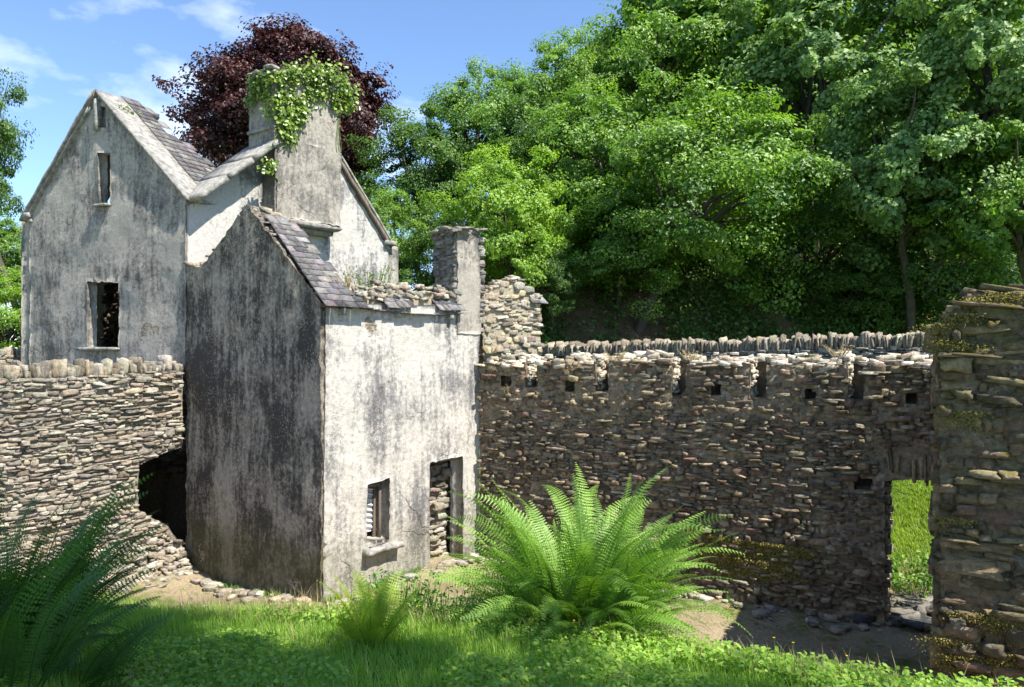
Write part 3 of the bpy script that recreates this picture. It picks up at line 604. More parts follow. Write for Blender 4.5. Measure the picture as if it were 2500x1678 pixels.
# ---------------------------------------------------------------- rubble walls
LLl = WL.L
blk = [(1172,872),(1285,874),(1310,872),(1385,868),(1470,874),(1500,866),(1650,866),(1690,874),(1760,866),(1860,868),(1890,876),(1960,868),(2080,872),(2110,880),(2200,870),(2300,878)]
ltop = [WL.uv(*p) for p in blk]+[(LLl, WL.uv(2300,874)[1])]
slots = [(1285,1313,945),(1456,1488,955),(1640,1676,967),(1832,1872,972),(2070,2108,978)]
sh = [px_poly(WL, [(a,c),(b_,c+1),(b_,780),(a,780)]) for a, b_, c in slots]
bh = [px_poly(WL, [(x-w,y-13),(x+w,y-13),(x+w,y+13),(x-w,y+13)]) for x, y, w in ((1238,930,13),(1394,943,11),(1750,952,12),(1978,962,12),(2225,973,13),(2108,1182,22))]
op = px_poly(WL, [(2160,1174),(2225,1170),(2340,1180),(2340,1560),(2160,1560)])
out = [(0.02,-1.),(LLl,-1.)]+[(u_, v_-.14) for u_, v_ in ltop[::-1]]; out[-1] = (0.02, out[-1][1])
mb = MB(); panel(mb, WL.off(.028), out, sh+bh+[op], .37, mi=0, seed=91, disp=.03, crag=.045, grid=.05, col=(.19,.155,.11))
panel(mb, WL.off(-.41), [(0.02,-1.),(LLl,-1.)]+[(u, v-.14) for u, v in ltop[::-1]], [op], .2, mi=1, seed=92, disp=.02)
vous = px_poly(WL, [(2150,1172),(2150,1095),(2330,1090),(2330,1176)])
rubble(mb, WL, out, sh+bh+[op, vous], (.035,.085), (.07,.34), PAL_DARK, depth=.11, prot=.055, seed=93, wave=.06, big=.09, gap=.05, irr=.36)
rv = np.random.default_rng(5); u = vous[0][0]
C = []; H = []
while u < vous[2][0]:
    w = rv.uniform(.035,.07); C.append((u+w/2, (vous[0][1]+vous[1][1])/2+rv.normal(0,.05), -.045+rv.normal(0,.03))); H.append((w/2, .19*rv.uniform(.7,1.3), .1)); u += w
stones(mb, WL.P, np.array(C), np.array(H), palette(len(C), PAL_DARK, rv), rv.normal(0,.06,len(C)), .15, .04, rv)
for i in range(len(ltop)-1):
    [topstones(mb, WL, [(ltop[i][0], ltop[i][1]-.2+.045*q), (ltop[i+1][0], ltop[i+1][1]-.2+.045*q)], -.13*q-.1, -.13*q+.05, PAL_LIGHT, seed=100+i+q*17, sz=(.08,.30), th=(.02,.065), layers=1.6, excl=[(s[0][0], s[1][0]) for s in sh]) for q in range(5)]
# left reveals of the slots: sunlight painted in as paler stone colours
for s in sh:
    wr = Wall(WL.P(s[0][0],0,-.04)[:2], WL.P(s[0][0],0,-.42)[:2]); wr.n = WL.d
    rubble(mb, wr, [(0,s[0][1]),(.38,s[0][1]),(.38,4.1),(0,4.1)], (), (.04,.09), (.1,.2), PAL_LIGHT, seed=int(s[0][0]*50), w0=.02, prot=.02, depth=.05)
jr = Wall(WL.P(op[0][0],0,-.02)[:2], WL.P(op[0][0],0,-.6)[:2]); jr.n = WL.d
rubble(mb, jr, [(0,-.8),(.58,-.8),(.58,op[0][1]),(0,op[0][1])], (), (.05,.1), (.12,.3), PAL_DARK, seed=98, w0=.02, depth=.06)
tag(mb.build('long_rubble_wall', [M['stone_dark'], M['core']]), 'long dark rubble stone wall with rafter slots, beam holes and a doorway at its right end', 'stone wall')
# cross wall behind the near one (casts the diagonal shade)
WQ = Wall(K+np.array((-.05,.1)), NW0+np.array((.52,.1))); nq = WQ.L
mb = MB(); qt = [(0,4.1),(nq*.3,4.3),(nq*.6,4.3),(nq,4.35)]; qo = [(0,-1),(nq,-1)]+qt[::-1]
WQ.n = -WL.d*1.0 if True else WQ.n
WQ.n = np.array([-WQ.d[1]*-1, WQ.d[0]*-1]); WQ.n = WQ.n if WQ.n[0] < 0 else -WQ.n
panel(mb, WQ.off(-.05), qo, [], .4, mi=1) if False else None
for wq_w, th in ((-.06,.42),):
    Wt = Wall(WQ.a, WQ.b); Wt.n = WQ.n; Wo = Wall(WQ.a+WQ.n*wq_w, WQ.b+WQ.n*wq_w); Wo.n = WQ.n; panel(mb, Wo, qo, [], th, mi=1, seed=3)
    rubble(mb, Wt, qo, (), (.05,.13), (.12,.45), PAL_DARK, seed=111, prot=.05); topstones(mb, Wt, qt, -.5, 0, PAL_DARK, seed=112)
tag(mb.build('cross_rubble_wall', [M['stone_dark'], M['core']]), 'shaded rubble wall joining the long wall behind the near mossy wall', 'stone wall')
# near wall
nt_ = px_poly(WN, [(2290,862),(2297,812),(2330,796),(2352,772),(2385,748),(2402,716),(2500,716)]); nt_ += [(WN.L, nt_[-1][1]+.05)]
no = [(0.0,-.8),(WN.L,-.8)]+nt_[::-1]
mb = MB(); panel(mb, WN.off(.03), no, [], .5, mi=0, seed=115, disp=.03, crag=.045, grid=.04, col=(.18,.145,.095))
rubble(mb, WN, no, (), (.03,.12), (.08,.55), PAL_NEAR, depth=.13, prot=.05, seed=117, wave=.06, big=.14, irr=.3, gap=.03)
for i in range(len(nt_)-1): topstones(mb, WN, [nt_[i], nt_[i+1]], -.55, .03, PAL_NEAR, seed=120+i, sz=(.15,.4), th=(.03,.08), layers=1.2)
er = Wall(WN.P(0,0,-.02)[:2], WN.P(0,0,-.6)[:2]); er.n = -WN.d
rubble(mb, er, [(0,-.8),(.58,-.8),(.58,4.3),(0,4.3)], (), (.08,.2), (.2,.5), PAL_NEAR, seed=118, w0=.03, prot=.03)
tag(mb.build('near_rubble_wall', [M['stone_near'], M['core']]), 'close mossy rubble wall of large stones at the right edge with stepped broken top', 'stone wall')
# left wall
ll = LW.L; lo_ = px_poly(LW, [(337,1142),(338,1136),(400,1106),(440,1092),(470,1090),(470,1350),(432,1318),(410,1285),(337,1246)])
lt = [LW.uv(0,925), LW.uv(150,922), LW.uv(300,915), LW.uv(400,905), LW.uv(447,905)]; lt = [(0, lt[0][1])]+lt[1:-1]+[(ll, lt[-1][1])]
lo = [(0,-1.2),(ll,-1.2)]+lt[::-1]
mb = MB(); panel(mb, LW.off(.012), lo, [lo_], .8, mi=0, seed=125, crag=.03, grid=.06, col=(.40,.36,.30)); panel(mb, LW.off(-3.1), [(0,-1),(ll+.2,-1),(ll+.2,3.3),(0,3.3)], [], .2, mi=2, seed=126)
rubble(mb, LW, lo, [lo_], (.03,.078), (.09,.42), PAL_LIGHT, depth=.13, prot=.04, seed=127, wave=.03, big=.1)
box(mb, LW, lo_[0][0]-.3, ll+.3, lo_[3][1]+.02, lo_[3][1]+.2, -3.3, -.85, (.1,.09,.07), mi=2, irr=0, rough=0)  # closed box behind the opening, added to keep light out of it
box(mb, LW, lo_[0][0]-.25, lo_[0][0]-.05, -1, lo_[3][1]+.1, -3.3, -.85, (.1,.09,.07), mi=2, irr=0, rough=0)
lwall = mb.build('terrace_rubble_wall', [M['stone_light'], M['corel'], M['core']])
tag(lwall, 'sunlit dry stone wall at the left with upright coping stones and a dark opening beside the gable', 'stone wall')
mb = MB(); uprights(mb, LW, lt, -.42, .02, PAL_LIGHT, (.10,.40), (.03,.12), 128); mb.build('coping', M['stone_light'], lwall)
# rubble spill at the foot of the left wall
mb = MB(); rg = np.random.default_rng(130); n = 420; u = rg.uniform(lo_[0][0]-1.2, ll-.1, n); w = np.abs(rg.normal(0, .28, n)); base = terrain(*LW.P(u,0,w)[:, :2].T)
stones(mb, LW.P, np.c_[u, base+np.maximum(0,.75-w*1.6)*rg.random(n), w], np.c_[rg.uniform(.03,.11,n), rg.uniform(.02,.05,n), rg.uniform(.04,.1,n)], palette(n, PAL_LIGHT, rg), rg.normal(0,.2,n), .3, .07, rg)
tag(mb.build('rubble_heap', M['stone_light']), 'heap of fallen pale stones at the foot of the left wall', 'rubble', kind='stuff')
# far wall with upright slate coping
FWb = Wall(ray(1290,855,25)[:2], ray(2420,855,16.2)[:2])
ft = [(0, FWb.uv(1290,866)[1]), FWb.uv(1700,862), FWb.uv(2100,851), (FWb.L, FWb.uv(2420,843)[1])]
mb = MB(); fo_ = [(0,1.5),(FWb.L,1.5)]+ft[::-1]; panel(mb, FWb.off(-.09), fo_, [], .35, mi=1, seed=133, grid=.4, step=.3); rubble(mb, FWb, fo_, (), (.03,.07), (.1,.35), PAL_GREY, seed=134, prot=.02)
fw = mb.build('boundary_wall', [M['stone_light'], M['core']]); tag(fw, 'far grey boundary wall topped with a row of thin upright slates below the wood', 'stone wall')
mb = MB(); uprights(mb, FWb, ft, -.42, .03, [(.36,.32,.25),(.28,.245,.19),(.42,.375,.30),(.31,.26,.21)], (.26,.44), (.035,.10), 135); mb.build('coping', M['stone_light'], fw)
# small wall at far left
FL = Wall(ray(-60,855,15.6)[:2], ray(76,855,17.6)[:2]); ft2 = [(0, FL.uv(-60,868)[1]), (FL.L, FL.uv(76,868)[1])]
FL = Wall(ray(-90,855,19)[:2], ray(100,855,20.5)[:2]); ft2 = [(0, FL.uv(-90,868)[1]), (FL.L, FL.uv(100,868)[1])]
mb = MB(); fo2 = [(0,1),(FL.L,1)]+ft2[::-1]; panel(mb, FL.off(-.09), fo2, [], .3, mi=1, seed=136, grid=.3); rubble(mb, FL, fo2, (), (.04,.08), (.1,.35), PAL_LIGHT, seed=137, prot=.02)
f2 = mb.build('garden_wall', [M['stone_light'], M['corel']]); tag(f2, 'short low stone wall with upright coping beyond the house at the left edge', 'stone wall')
mb = MB(); uprights(mb, FL, ft2, -.35, .02, PAL_LIGHT, (.15,.26), (.05,.12), 138); mb.build('coping', M['stone_light'], f2)
# ruined block behind the small chimney
RB = Wall((-.62,17.3), ray(1319,855,18.7)[:2]); rt = px_poly(RB, [(1170,705),(1190,712),(1212,700),(1235,690),(1262,680),(1285,702),(1305,722),(1317,738)])
rb = thing('ruined_gable_stump', tuple(RB.P(RB.L/2, 2.5, -.2)), 'sunlit stub of rubble wall with a jagged top just right of the small chimney', 'ruined wall')
mb = MB(); ro = [(-.1,2.5),(RB.L,2.5)]+rt[::-1]; ro[-1] = (-.1, ro[-1][1]); panel(mb, RB.off(.035), ro, [], .45, mi=1, seed=140); rubble(mb, RB, ro, (), (.05,.15), (.12,.4), PAL_LIGHT+[(.55,.48,.33)], seed=141, prot=.045, big=.15)
for i in range(len(rt)-1): topstones(mb, RB, [rt[i], rt[i+1]], -.5, 0, PAL_LIGHT, seed=142+i, layers=2)
mb.build('wall', [M['stone_light'], M['corel']], rb)
mb = MB(); roof_slates(mb, RB, RB.u(1288), RB.u(1316), 1, 0, RB.uv(1316,742)[1], .12, 1, 1, 150, sw=.3, sl=.4)
mb.build('slate', M['slate'], rb)
# fallen stones by doorway and beyond the opening
mb = MB(); rg = np.random.default_rng(151); n = 60
C = np.array([[rg.uniform(6.0,8.6), rg.uniform(12.6,14.4), 0] for _ in range(n)]); C[:,2] = terrain(C[:,0], C[:,1])+.05
stones(mb, lambda a,b_,c_: np.stack([a,b_,c_], -1), C, np.c_[rg.uniform(.12,.4,n), rg.uniform(.1,.3,n), rg.uniform(.03,.1,n)], palette(n, [(.1,.1,.11),(.15,.14,.14),(.2,.18,.16)], rg), rg.uniform(0,3,n), .3, .05, rg)
tag(mb.build('slate_outcrop', M['slate']), 'dark jagged slate slabs on the ground outside the doorway of the long wall', 'slate slabs', kind='stuff')
# litter: twigs and pebbles on the court floor
mb = MB(); rg = np.random.default_rng(152); n = 420
C = np.c_[rg.uniform(-6.5,6.5,n), rg.uniform(9.2,16,n), np.zeros(n)]; C[:,2] = terrain(C[:,0], C[:,1])+.03; s = rg.uniform(.008,.03,n)
stones(mb, lambda a,b_,c_: np.stack([a,b_,c_], -1), C, np.c_[s*1.5, s, s*.5], palette(n, PAL_LIGHT, rg), rg.uniform(0,3,n), .3, .05, rg)
tag(mb.build('pebbles', M['stone_light']), 'small stones scattered over the bare court floor', 'pebbles', kind='stuff')
mb = MB()
for i in range(520):
    x, y = rg.uniform(1.2,6.), rg.uniform(9.5,13.5); a = rg.uniform(0, 3.14); l = rg.uniform(.05,.28); z = float(terrain(x,y))+.045
    d = np.array([math.cos(a), math.sin(a), rg.normal(0,.1)])*l; p = np.array([x,y,z]); tube(mb, [p, p+d*.5+[0,0,.01], p+d], [.006,.006,.003], 4)
tag(mb.build('twig_litter', M['drygrass']), 'dry twigs and straw lying on the bare ground in front of the long wall', 'twigs', kind='stuff')
# ---------------------------------------------------------------- trees
def make_crown(seed, R0=4., nc=85, per=330, size=.16, flat=1., clump=.27, aspect=.62, taper=0., la=1.):
    rng = np.random.default_rng(seed); mb = MB(); Ps = []; Ns = []; Cs = []; cc = []
    d = unit(rng.normal(0, 1, (nc,3))); d[:,2] = np.where(d[:,2] < -.9, -d[:,2], d[:,2]); ph = rng.uniform(0,6,6); lob = 1+.20*np.sin(3*d[:,0]+ph[0])*np.sin(4*d[:,2]+ph[1])+.16*np.sin(5*d[:,1]+ph[2]+3*d[:,2])+.12*np.sin(7*d[:,0]+ph[3]+5*d[:,2]); r = R0*(1+(lob-1)*la)*rng.uniform(.45, 1., nc)**.6*rng.uniform(.82,1.1,nc)
    cen = d*r[:,None]*[1,1,flat]
    cen[:,:2] *= (1-taper*cen[:,2:3]/R0)
    for c in cen:
        k = int(per*rng.uniform(.6,1.4)); rr = R0*clump*rng.uniform(.4,1.35); q = unit(rng.normal(0,1,(k,3))); rad = rr*rng.uniform(.35,1.12,k)**.6
        st = np.array([rng.uniform(.8,1.4), rng.uniform(.8,1.4), rng.uniform(.45,.75)]); P = c+q*rad[:,None]*st
        P += vn3(P)*.16
        n = unit(q*.7+unit(c)*.45+np.array([.0,0,.5])+rng.normal(0,.45,(k,3))); Ps.append(P); Ns.append(n); Cs.append(np.clip(rng.normal(.45,.2,k)+rng.normal(0,.22), 0, 1))
    leaves(mb, np.concatenate(Ps), np.concatenate(Ns), size, rng, aspect, np.concatenate(Cs)); return mb, cen
def vn3(P): return np.stack([np.sin(P[:,1]*3.1+P[:,2]*2.3), np.sin(P[:,2]*2.7+P[:,0]*3.3), np.sin(P[:,0]*2.9+P[:,1]*2.1)], -1)
def make_tree(seed, R0, **k):
    root = thing('tree', (0,0,0), 'tree', 'tree'); mb, cen = make_crown(seed, R0, **k); mats = M['leaf_mid']
    cr = mb.build('crown', mats, root); tb = MB(); rg = np.random.default_rng(seed)
    tb_pts = [np.array([rg.normal(0,.12), rg.normal(0,.12), z]) for z in (-2.1*R0,-1.3*R0,-.7*R0,-.2*R0,.3*R0)]; tb_pts = [p_+np.array([0, max(0,-p_[2]/R0-.3)*.55*R0, 0]) for p_ in tb_pts]; tube(tb, tb_pts, [.06*R0,.05*R0,.04*R0,.03*R0,.012*R0], 10)
    for c in cen[::5]:
        s = tb_pts[2]+(tb_pts[3]-tb_pts[2])*rg.random(); m_ = s*.5+c*.5+np.array([0,0,.1*R0]); tube(tb, [s, m_, c], [.026*R0,.016*R0,.004*R0], 6)
    tb.build('trunk', M['bark'], root); return root
P1 = make_tree(201, 4., nc=130, per=310, size=.155, clump=.22, aspect=.7)
P2 = make_tree(202, 4., nc=150, per=260, size=.15, clump=.20, aspect=.65)
P3 = make_tree(203, 4., nc=120, per=250, size=.20, clump=.21, aspect=.85, flat=1.)
P4 = make_tree(204, 4.6, nc=430, per=270, size=.165, clump=.17, aspect=.7, flat=.95, taper=.2, la=.4)
protos = [P1, P2, P3, P4]; used = set()
def place(proto, name, px, py, y, rp, mat, label, group, rot=0., sz=1., pos=None):
    root = protos[proto]
    if proto in used:
        src = root; root = src.copy(); COL.objects.link(root)
        for c in src.children:
            d = c.copy(); COL.objects.link(d); d.parent = root
    used.add(proto); R0 = 4.6 if proto == 3 else 4.
    p = pos if pos is not None else ray(px, py, y); s = (rp if pos is not None else rp*y/F)/R0
    root.name = name; root.location = tuple(p); root.rotation_euler = (0,0,rot); root.scale = (s, s, s*sz); root['label'] = label; root['category'] = 'tree'
    if group: root['group'] = group
    for c in root.children:
        if c.name.startswith('crown'): c.material_slots[0].link = 'OBJECT'; c.material_slots[0].material = M[mat]
    return root
WG_ = 'trees of the wooded slope'
TT = [
 (3,'copper_beech',712,284,34,232,'leaf_copper','large copper beech with dark purple leaves rising behind the chimney',None,1.),
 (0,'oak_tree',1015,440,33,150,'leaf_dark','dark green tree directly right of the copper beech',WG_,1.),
 (1,'oak_tree',1165,330,35,160,'leaf_mid','green tree on the skyline nearest to the copper beech top',WG_,1.),
 (1,'oak_tree',1375,275,37,160,'leaf_mid','tall green tree on the skyline below the small cloud',WG_,1.05),
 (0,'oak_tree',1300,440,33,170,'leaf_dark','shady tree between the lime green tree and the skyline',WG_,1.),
 (0,'lime_tree',1225,560,27,155,'leaf_lime','bright lime green tree straight above the small square chimney and the jagged stump',WG_,1.15),
 (1,'oak_tree',1610,190,38,215,'leaf_mid','upper tree just right of the small cloud',WG_,1.),
 (0,'oak_tree',1470,440,31,215,'leaf_mid','broad green tree in the middle left of the wood',WG_,1.),
 (2,'oak_tree',1780,70,38,270,'leaf_mid','tree reaching the top edge in the middle of the wood',WG_,1.),
 (1,'oak_tree',1690,480,27,265,'leaf_mid','big spreading tree overhanging the bare bank',WG_,.95),
 (0,'oak_tree',1500,600,28,165,'leaf_mid','low hanging tree left above the bare bank',WG_,.85),
 (2,'sycamore_tree',2010,220,32,250,'leaf_pale','pale sycamore in the upper middle right of the wood',WG_,1.),
 (2,'sycamore_tree',2200,420,25,220,'leaf_pale','pale leaved sycamore above the right half of the far wall',WG_,1.1),
 (2,'sycamore_tree',2450,180,24,230,'leaf_pale','silvery green sycamore at the upper right edge',WG_,1.1),
 (2,'sycamore_tree',2480,500,23,200,'leaf_mid','green sycamore at the right edge above the near wall',WG_,1.),
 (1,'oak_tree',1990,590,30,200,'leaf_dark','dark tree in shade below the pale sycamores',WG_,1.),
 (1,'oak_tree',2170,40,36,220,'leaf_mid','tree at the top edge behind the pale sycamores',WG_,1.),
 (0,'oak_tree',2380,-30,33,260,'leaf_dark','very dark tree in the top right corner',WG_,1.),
 (0,'oak_tree',2330,660,27,190,'leaf_dark','shaded bushy tree low behind the right end of the far wall',WG_,1.),
 (1,'oak_tree',960,590,28,105,'leaf_mid','green tree low behind the right eave of the house',WG_,1.1),
 (0,'oak_tree',1090,640,29,110,'leaf_dark','low dark tree seen left and right of the small chimney',WG_,1.1),
 (1,'ash_tree',-85,330,23,130,'leaf_dark','dark tree whose branches hang in at the upper left edge','trees beyond the house',1.8),
 (0,'hazel_tree',10,640,27,115,'leaf_mid','round green tree in front of the sky at the far left','trees beyond the house',1.),
 (1,'hazel_tree',20,790,23,125,'leaf_lime','bright green bush above the small garden wall','trees beyond the house',1.),
 (1,'oak_tree',1340,690,27,90,'leaf_dark','small dark tree right of the jagged stump with a forked trunk',WG_,.8),
 (0,'oak_tree',1760,640,33,150,'leaf_dark','dark tree filling the gap behind the big spreading tree',WG_,.8),
 (1,'oak_tree',2130,700,28,120,'leaf_dark','low dark bush tree on the bank left of the near wall',WG_,.8),
]
for i, (pr, nm, px, py, y, rp, mt, lb, gr, sz) in enumerate(TT): place(pr, nm, px, py, y, rp, mt, lb, gr, ((i*3)%7-3)*.3, sz)
for i, (tx, ty) in enumerate(((-4.3,4.8),(-1.5,3.75),(1.2,3.0))):
    h = 9.5; p = np.array([tx, ty, 2.2])+np.array(SD)*h/SD[2]; place(0, 'oak_tree', 0, 0, 0, (3.0,2.6,2.4)[i], 'leaf_mid', '%s of the three trees behind the viewer that shade the grass bank' % ('leftmost','middle','rightmost')[i], None, i*2., .6, p)
# undergrowth on the slope
mb = MB(); rg = np.random.default_rng(211); n = 120000; x = rg.uniform(-3, 26, n); y = rg.uniform(25.5, 34, n); z = terrain(x, y)
keep = (np.sin(x*.9+1)+np.sin(x*2.1)*.6+np.sin(y*1.3)*.5 > -.5+rg.normal(0,.5,n)) | (x > 10.5); x, y, z = x[keep], y[keep], z[keep]; P = np.c_[x, y, z+rg.random(len(x))**2*(.5+.8*np.abs(np.sin(x*1.7)*np.sin(y*1.9+x)))]
leaves(mb, P, unit(rg.normal(0,.5,(len(P),3))+[0,-.5,.8]), .16, rg); tag(mb.build('undergrowth', M['leaf_dark'], origin=(0,0,0)), 'dark leafy undergrowth on the shaded bank under the trees', 'undergrowth', kind='stuff')
# ---------------------------------------------------------------- ivy on big chimney
mb = MB(); rg = np.random.default_rng(221); WK = WC.off(.53); P = []; Nn = []
def ivy_on(wl, pts, sc, n, wj=.06):
    for (px, py) in pts:
        u, v = wl.uv(px, py); k = n; uu = u+rg.normal(0, sc, k); vv = v+rg.normal(0, sc*1.15, k); P.append(wl.P(uu, vv, .04+np.abs(rg.normal(0, wj, k)))); Nn.append(unit(np.tile([*wl.n, .35], (k,1))+rg.normal(0,.4,(k,3))))
ivy_on(WK, [(680,200),(710,190),(740,185),(770,190),(800,205),(830,225),(845,245),(690,240),(720,250),(750,235),(700,280),(725,290),(690,320),(705,330),(690,300),(675,260),(780,230),(815,250),(845,262),(760,215),(735,270),(835,205),(650,410)], .105, 75)
ivy_on(WSl.off(.03), [(625,200),(645,195),(660,205),(640,230),(660,240),(625,220),(618,250),(665,275)], .10, 60)
ivy_on(WK, [(700,180),(760,180),(810,195),(755,172),(795,178),(850,240)], .12, 60, .2)
leaves(mb, np.concatenate(P), np.concatenate(Nn), .095, rg, .9)
for k in range(10):
    px = rg.uniform(676,720); a = WK.uv(px, 230); pts = [WK.P(a[0]+rg.normal(0,.05)*j, a[1]-j*.28, .02) for j in range(6)]; tube(mb, pts, [.008]*6, 4)
for k in range(3):
    a = WK.uv(822+k*4, 260); tube(mb, [WK.P(a[0]+.03*math.sin(j+k), a[1]-j*.2, .02) for j in range(7)], [.007]*7, 4)
tag(mb.build('ivy', M['leaf_ivy']), 'bright green ivy draped over the top of the big chimney', 'ivy')
def weed_clump(name, p, n, h, sp, mat, label, cat, size=.05, seed=0, aspect=.5, lean=.3):
    rg = np.random.default_rng(seed); mb = MB(); P = []; p = np.array(p)
    for i in range(n):
        a = rg.uniform(0, 6.28); r = sp*rg.random()**.5; b0 = p+[r*math.cos(a), r*math.sin(a), 0]; tip = b0+np.array([lean*math.cos(a), lean*math.sin(a), 1])*h*rg.uniform(.5,1.1); tube(mb, [b0, (b0+tip)/2, tip], [.006,.005,.002], 4)
        k = max(3, int(h/size*1.3)); t = rg.random(k)**.6; P.append(b0+(tip-b0)*t[:,None]+rg.normal(0, size*.5, (k,3)))
    P = np.concatenate(P); leaves(mb, P, unit(rg.normal(0,.6,(len(P),3))+[0,-.2,.7]), size, rg, aspect)
    return tag(mb.build(name, M[mat]), label, cat)
weed_clump('roof_weed', WH.P(LH*.42+.75, 9.75, -.5), 14, .45, .12, 'leaf_ivy', 'leafy weed sprouting from the slates of the front gable roof', 'weed', .09, 231)
weed_clump('roof_weed', WH.P(LH*.55+.05, 9.95, -.35), 10, .3, .15, 'leaf_ivy', 'small weed at the top of the front gable coping', 'weed', .07, 232)
weed_clump('roof_weed', WF.P(WF.u(1010), 5.55, -1.6), 40, .55, .45, 'leaf_ivy', 'tuft of green weeds growing on the wall head left of the small chimney', 'weed', .045, 233)
weed_clump('roof_weed', WC.P(cs0+.9, ctop+.05, .1), 20, .5, .3, 'leaf_ivy', 'upright green shoots growing on top of the big chimney', 'weed', .08, 234)
weed_clump('dry_weed', WF.P(WF.u(862), 5.35, -.5), 30, .4, .2, 'drygrass', 'dry brown weeds at the lower end of the slate strip', 'weed', .03, 235)
weed_clump('chimney_grass', WF.P((cu0+cu1)/2, ct+.0, -.4), 30, .16, .3, 'drygrass', 'dry grass tuft on the cap of the small chimney', 'grass tuft', .02, 236)
for i, (px, py) in enumerate(((1240,960),(1395,915),(1500,880),(1690,880),(2050,870),(1200,862))):
    u, v = WL.uv(px, py); weed_clump('dry_weed', WL.P(u, v, .02), 18, .2, .12, 'drygrass', ('reddish dry weed hanging below the first beam hole','dry weed above the second beam hole','dry grass on the wall top right of the second slot','dry grass on the wall top right of the third slot','dry grass on the wall top left of the last slot','dry brown weed at the left end of the long wall top')[i], 'weed', .03, 240+i, lean=.8)
# hanging moss on the walls
def moss_patch(name, wl, pts, label, seed, n=420, sx=.16, sz=.07, size=.035):
    rg = np.random.default_rng(seed); mb = MB(); P = []
    for px, py in pts:
        u, v = wl.uv(px, py); k = n; uu = u+rg.normal(0, sx, k); dv = -np.abs(rg.normal(0, sz, k))*1.4; P.append(wl.P(uu, v+dv+.04, .04+.10*np.exp(dv*5)*rg.random(k)))
    P = np.concatenate(P); leaves(mb, P, unit(rg.normal(0,.5,(len(P),3))+[*(wl.n*.6), .3]), size, rg, .6); return tag(mb.build(name, M['moss'], wl and None), label, 'moss', kind='stuff')
moss_patch('wall_moss', WL, [(1650,1285),(1690,1290),(1730,1305),(1770,1315),(1810,1325),(1850,1325),(1890,1330),(1700,1335),(1760,1350),(1820,1365),(1870,1375),(1900,1390),(1940,1340),(1660,1320),(1800,1345)], 'yellow brown moss hanging on the lower long wall', 301, 1500, .24, .17)
moss_patch('wall_moss', WN, [(2310,840),(2350,850),(2300,800),(2340,775),(2400,735),(2450,725),(2330,1270),(2380,1500),(2430,1520),(2470,1500),(2330,1600),(2370,1620),(2420,1610),(2480,1600),(2310,1560),(2350,1010)], 'yellow green moss cushions on the near wall', 302, 520, .13, .07, .022)
# ---------------------------------------------------------------- ferns
def frond(mb, base, az, L, tilt, droop, rng, width=.16, npin=26, roll=0., cbase=.5):
    s = np.linspace(0, 1, npin+4); ang = tilt-droop*s**1.6; hx = np.array([math.cos(az), math.sin(az), 0.]); up = np.array([0,0,1.])
    d = np.cos(ang)[:,None]*hx+np.sin(ang)[:,None]*up; side0 = np.cross(hx, up); bend = rng.normal(0,.6)
    d = unit(d+side0*(bend*s**2)[:,None]); pts = base+np.cumsum(d*L/(npin+3), 0)
    tube(mb, pts[::3], np.linspace(.006,.0015,len(pts[::3])), 4, (.3,)*3)
    V = []; T = []; C = []; nv = 0
    for i in range(3, npin+3):
        t = (i-3)/npin; l = width*min(1., (t+.08)/.30)**.7*(1-t**1.9)**.8*L/.9
        if l < .012: continue
        n = unit(np.cross(side0, d[i])); sd = unit(np.cross(d[i], n)); sd = sd*math.cos(roll)+n*math.sin(roll)
        for sg in (-1, 1):
            ax = unit(sd*sg+d[i]*.38+np.array([0,0,-.12])+rng.normal(0,.06,3)); k = max(4, int(l/.018)); wd = l*.055+.003
            a = np.linspace(0, 1, k+1)[:-1]; r = l/k; c = np.clip(cbase+rng.normal(0,.12)+.25*t, 0, 1)
            acr = unit(d[i]-ax*np.dot(d[i], ax))
            for j, aj in enumerate(a):
                p0 = pts[i]+ax*l*aj+np.array([0,0,-.18])*l*aj**2; ww = wd*(1-aj)**.7*2.+.002
                for s2 in (-1, 1):
                    V += [p0, p0+ax*r*1.05, p0+ax*r*.75+acr*s2*ww]; T.append((nv, nv+1, nv+2)); nv += 3; C += [c]*3
    if T: mb.add(V, T, np.array(C)[:,None]*np.ones(3))
def fern(name, p, n, L, label, mat, seed, spread=.12, tilt=(.5,1.45), droop=(.6,1.3), az=None, width=.16, grp=None, npin=26):
    rng = np.random.default_rng(seed); mb = MB(); p = np.array(p, float)
    for i in range(n):
        a = rng.uniform(0, 6.283) if az is None else rng.uniform(*az); r = spread*rng.random()**.5
        tl_ = rng.uniform(*tilt); frond(mb, p+[r*math.cos(a), r*math.sin(a), 0], a, L*rng.uniform(.5,1.08)*(.18+.76*math.sin(tl_)), tl_, rng.uniform(*droop), rng, width, npin, rng.normal(0,.6), rng.uniform(.0,.8))
    return tag(mb.build(name, M[mat], origin=tuple(p)), label, 'fern', grp)
FP = ray(1415, 1500, 7.3); FP[2] = terrain(FP[0], FP[1])
fern('fern', FP+[.02,0,-.02], 520, 1.95, 'big bright green fern clump in front of the long wall', 'fern', 401, .42, (.1,1.54), (.5,1.9), width=.076, npin=44)
dm = MB(); rgd = np.random.default_rng(77)
for k in range(9): frond(dm, FP+[rgd.normal(0,.1), rgd.normal(0,.1), 0], rgd.uniform(0,6.28), rgd.uniform(.6,1.), rgd.uniform(.0,.6), rgd.uniform(.6,1.4), rgd, .08, 30, rgd.normal(0,.5), .4)
tag(dm.build('dead_fronds', M['drygrass'], bpy.data.objects['fern']), 'withered brown fronds low in the clump')
FP2 = ray(1490, 1560, 6.7); FP2[2] = terrain(FP2[0], FP2[1]); fern('fern', FP2, 9, .8, 'low fern fronds spilling right at the foot of the big fern', 'fern', 402, .15, (.2,.8), (.5,1.), az=(-1.,.6))
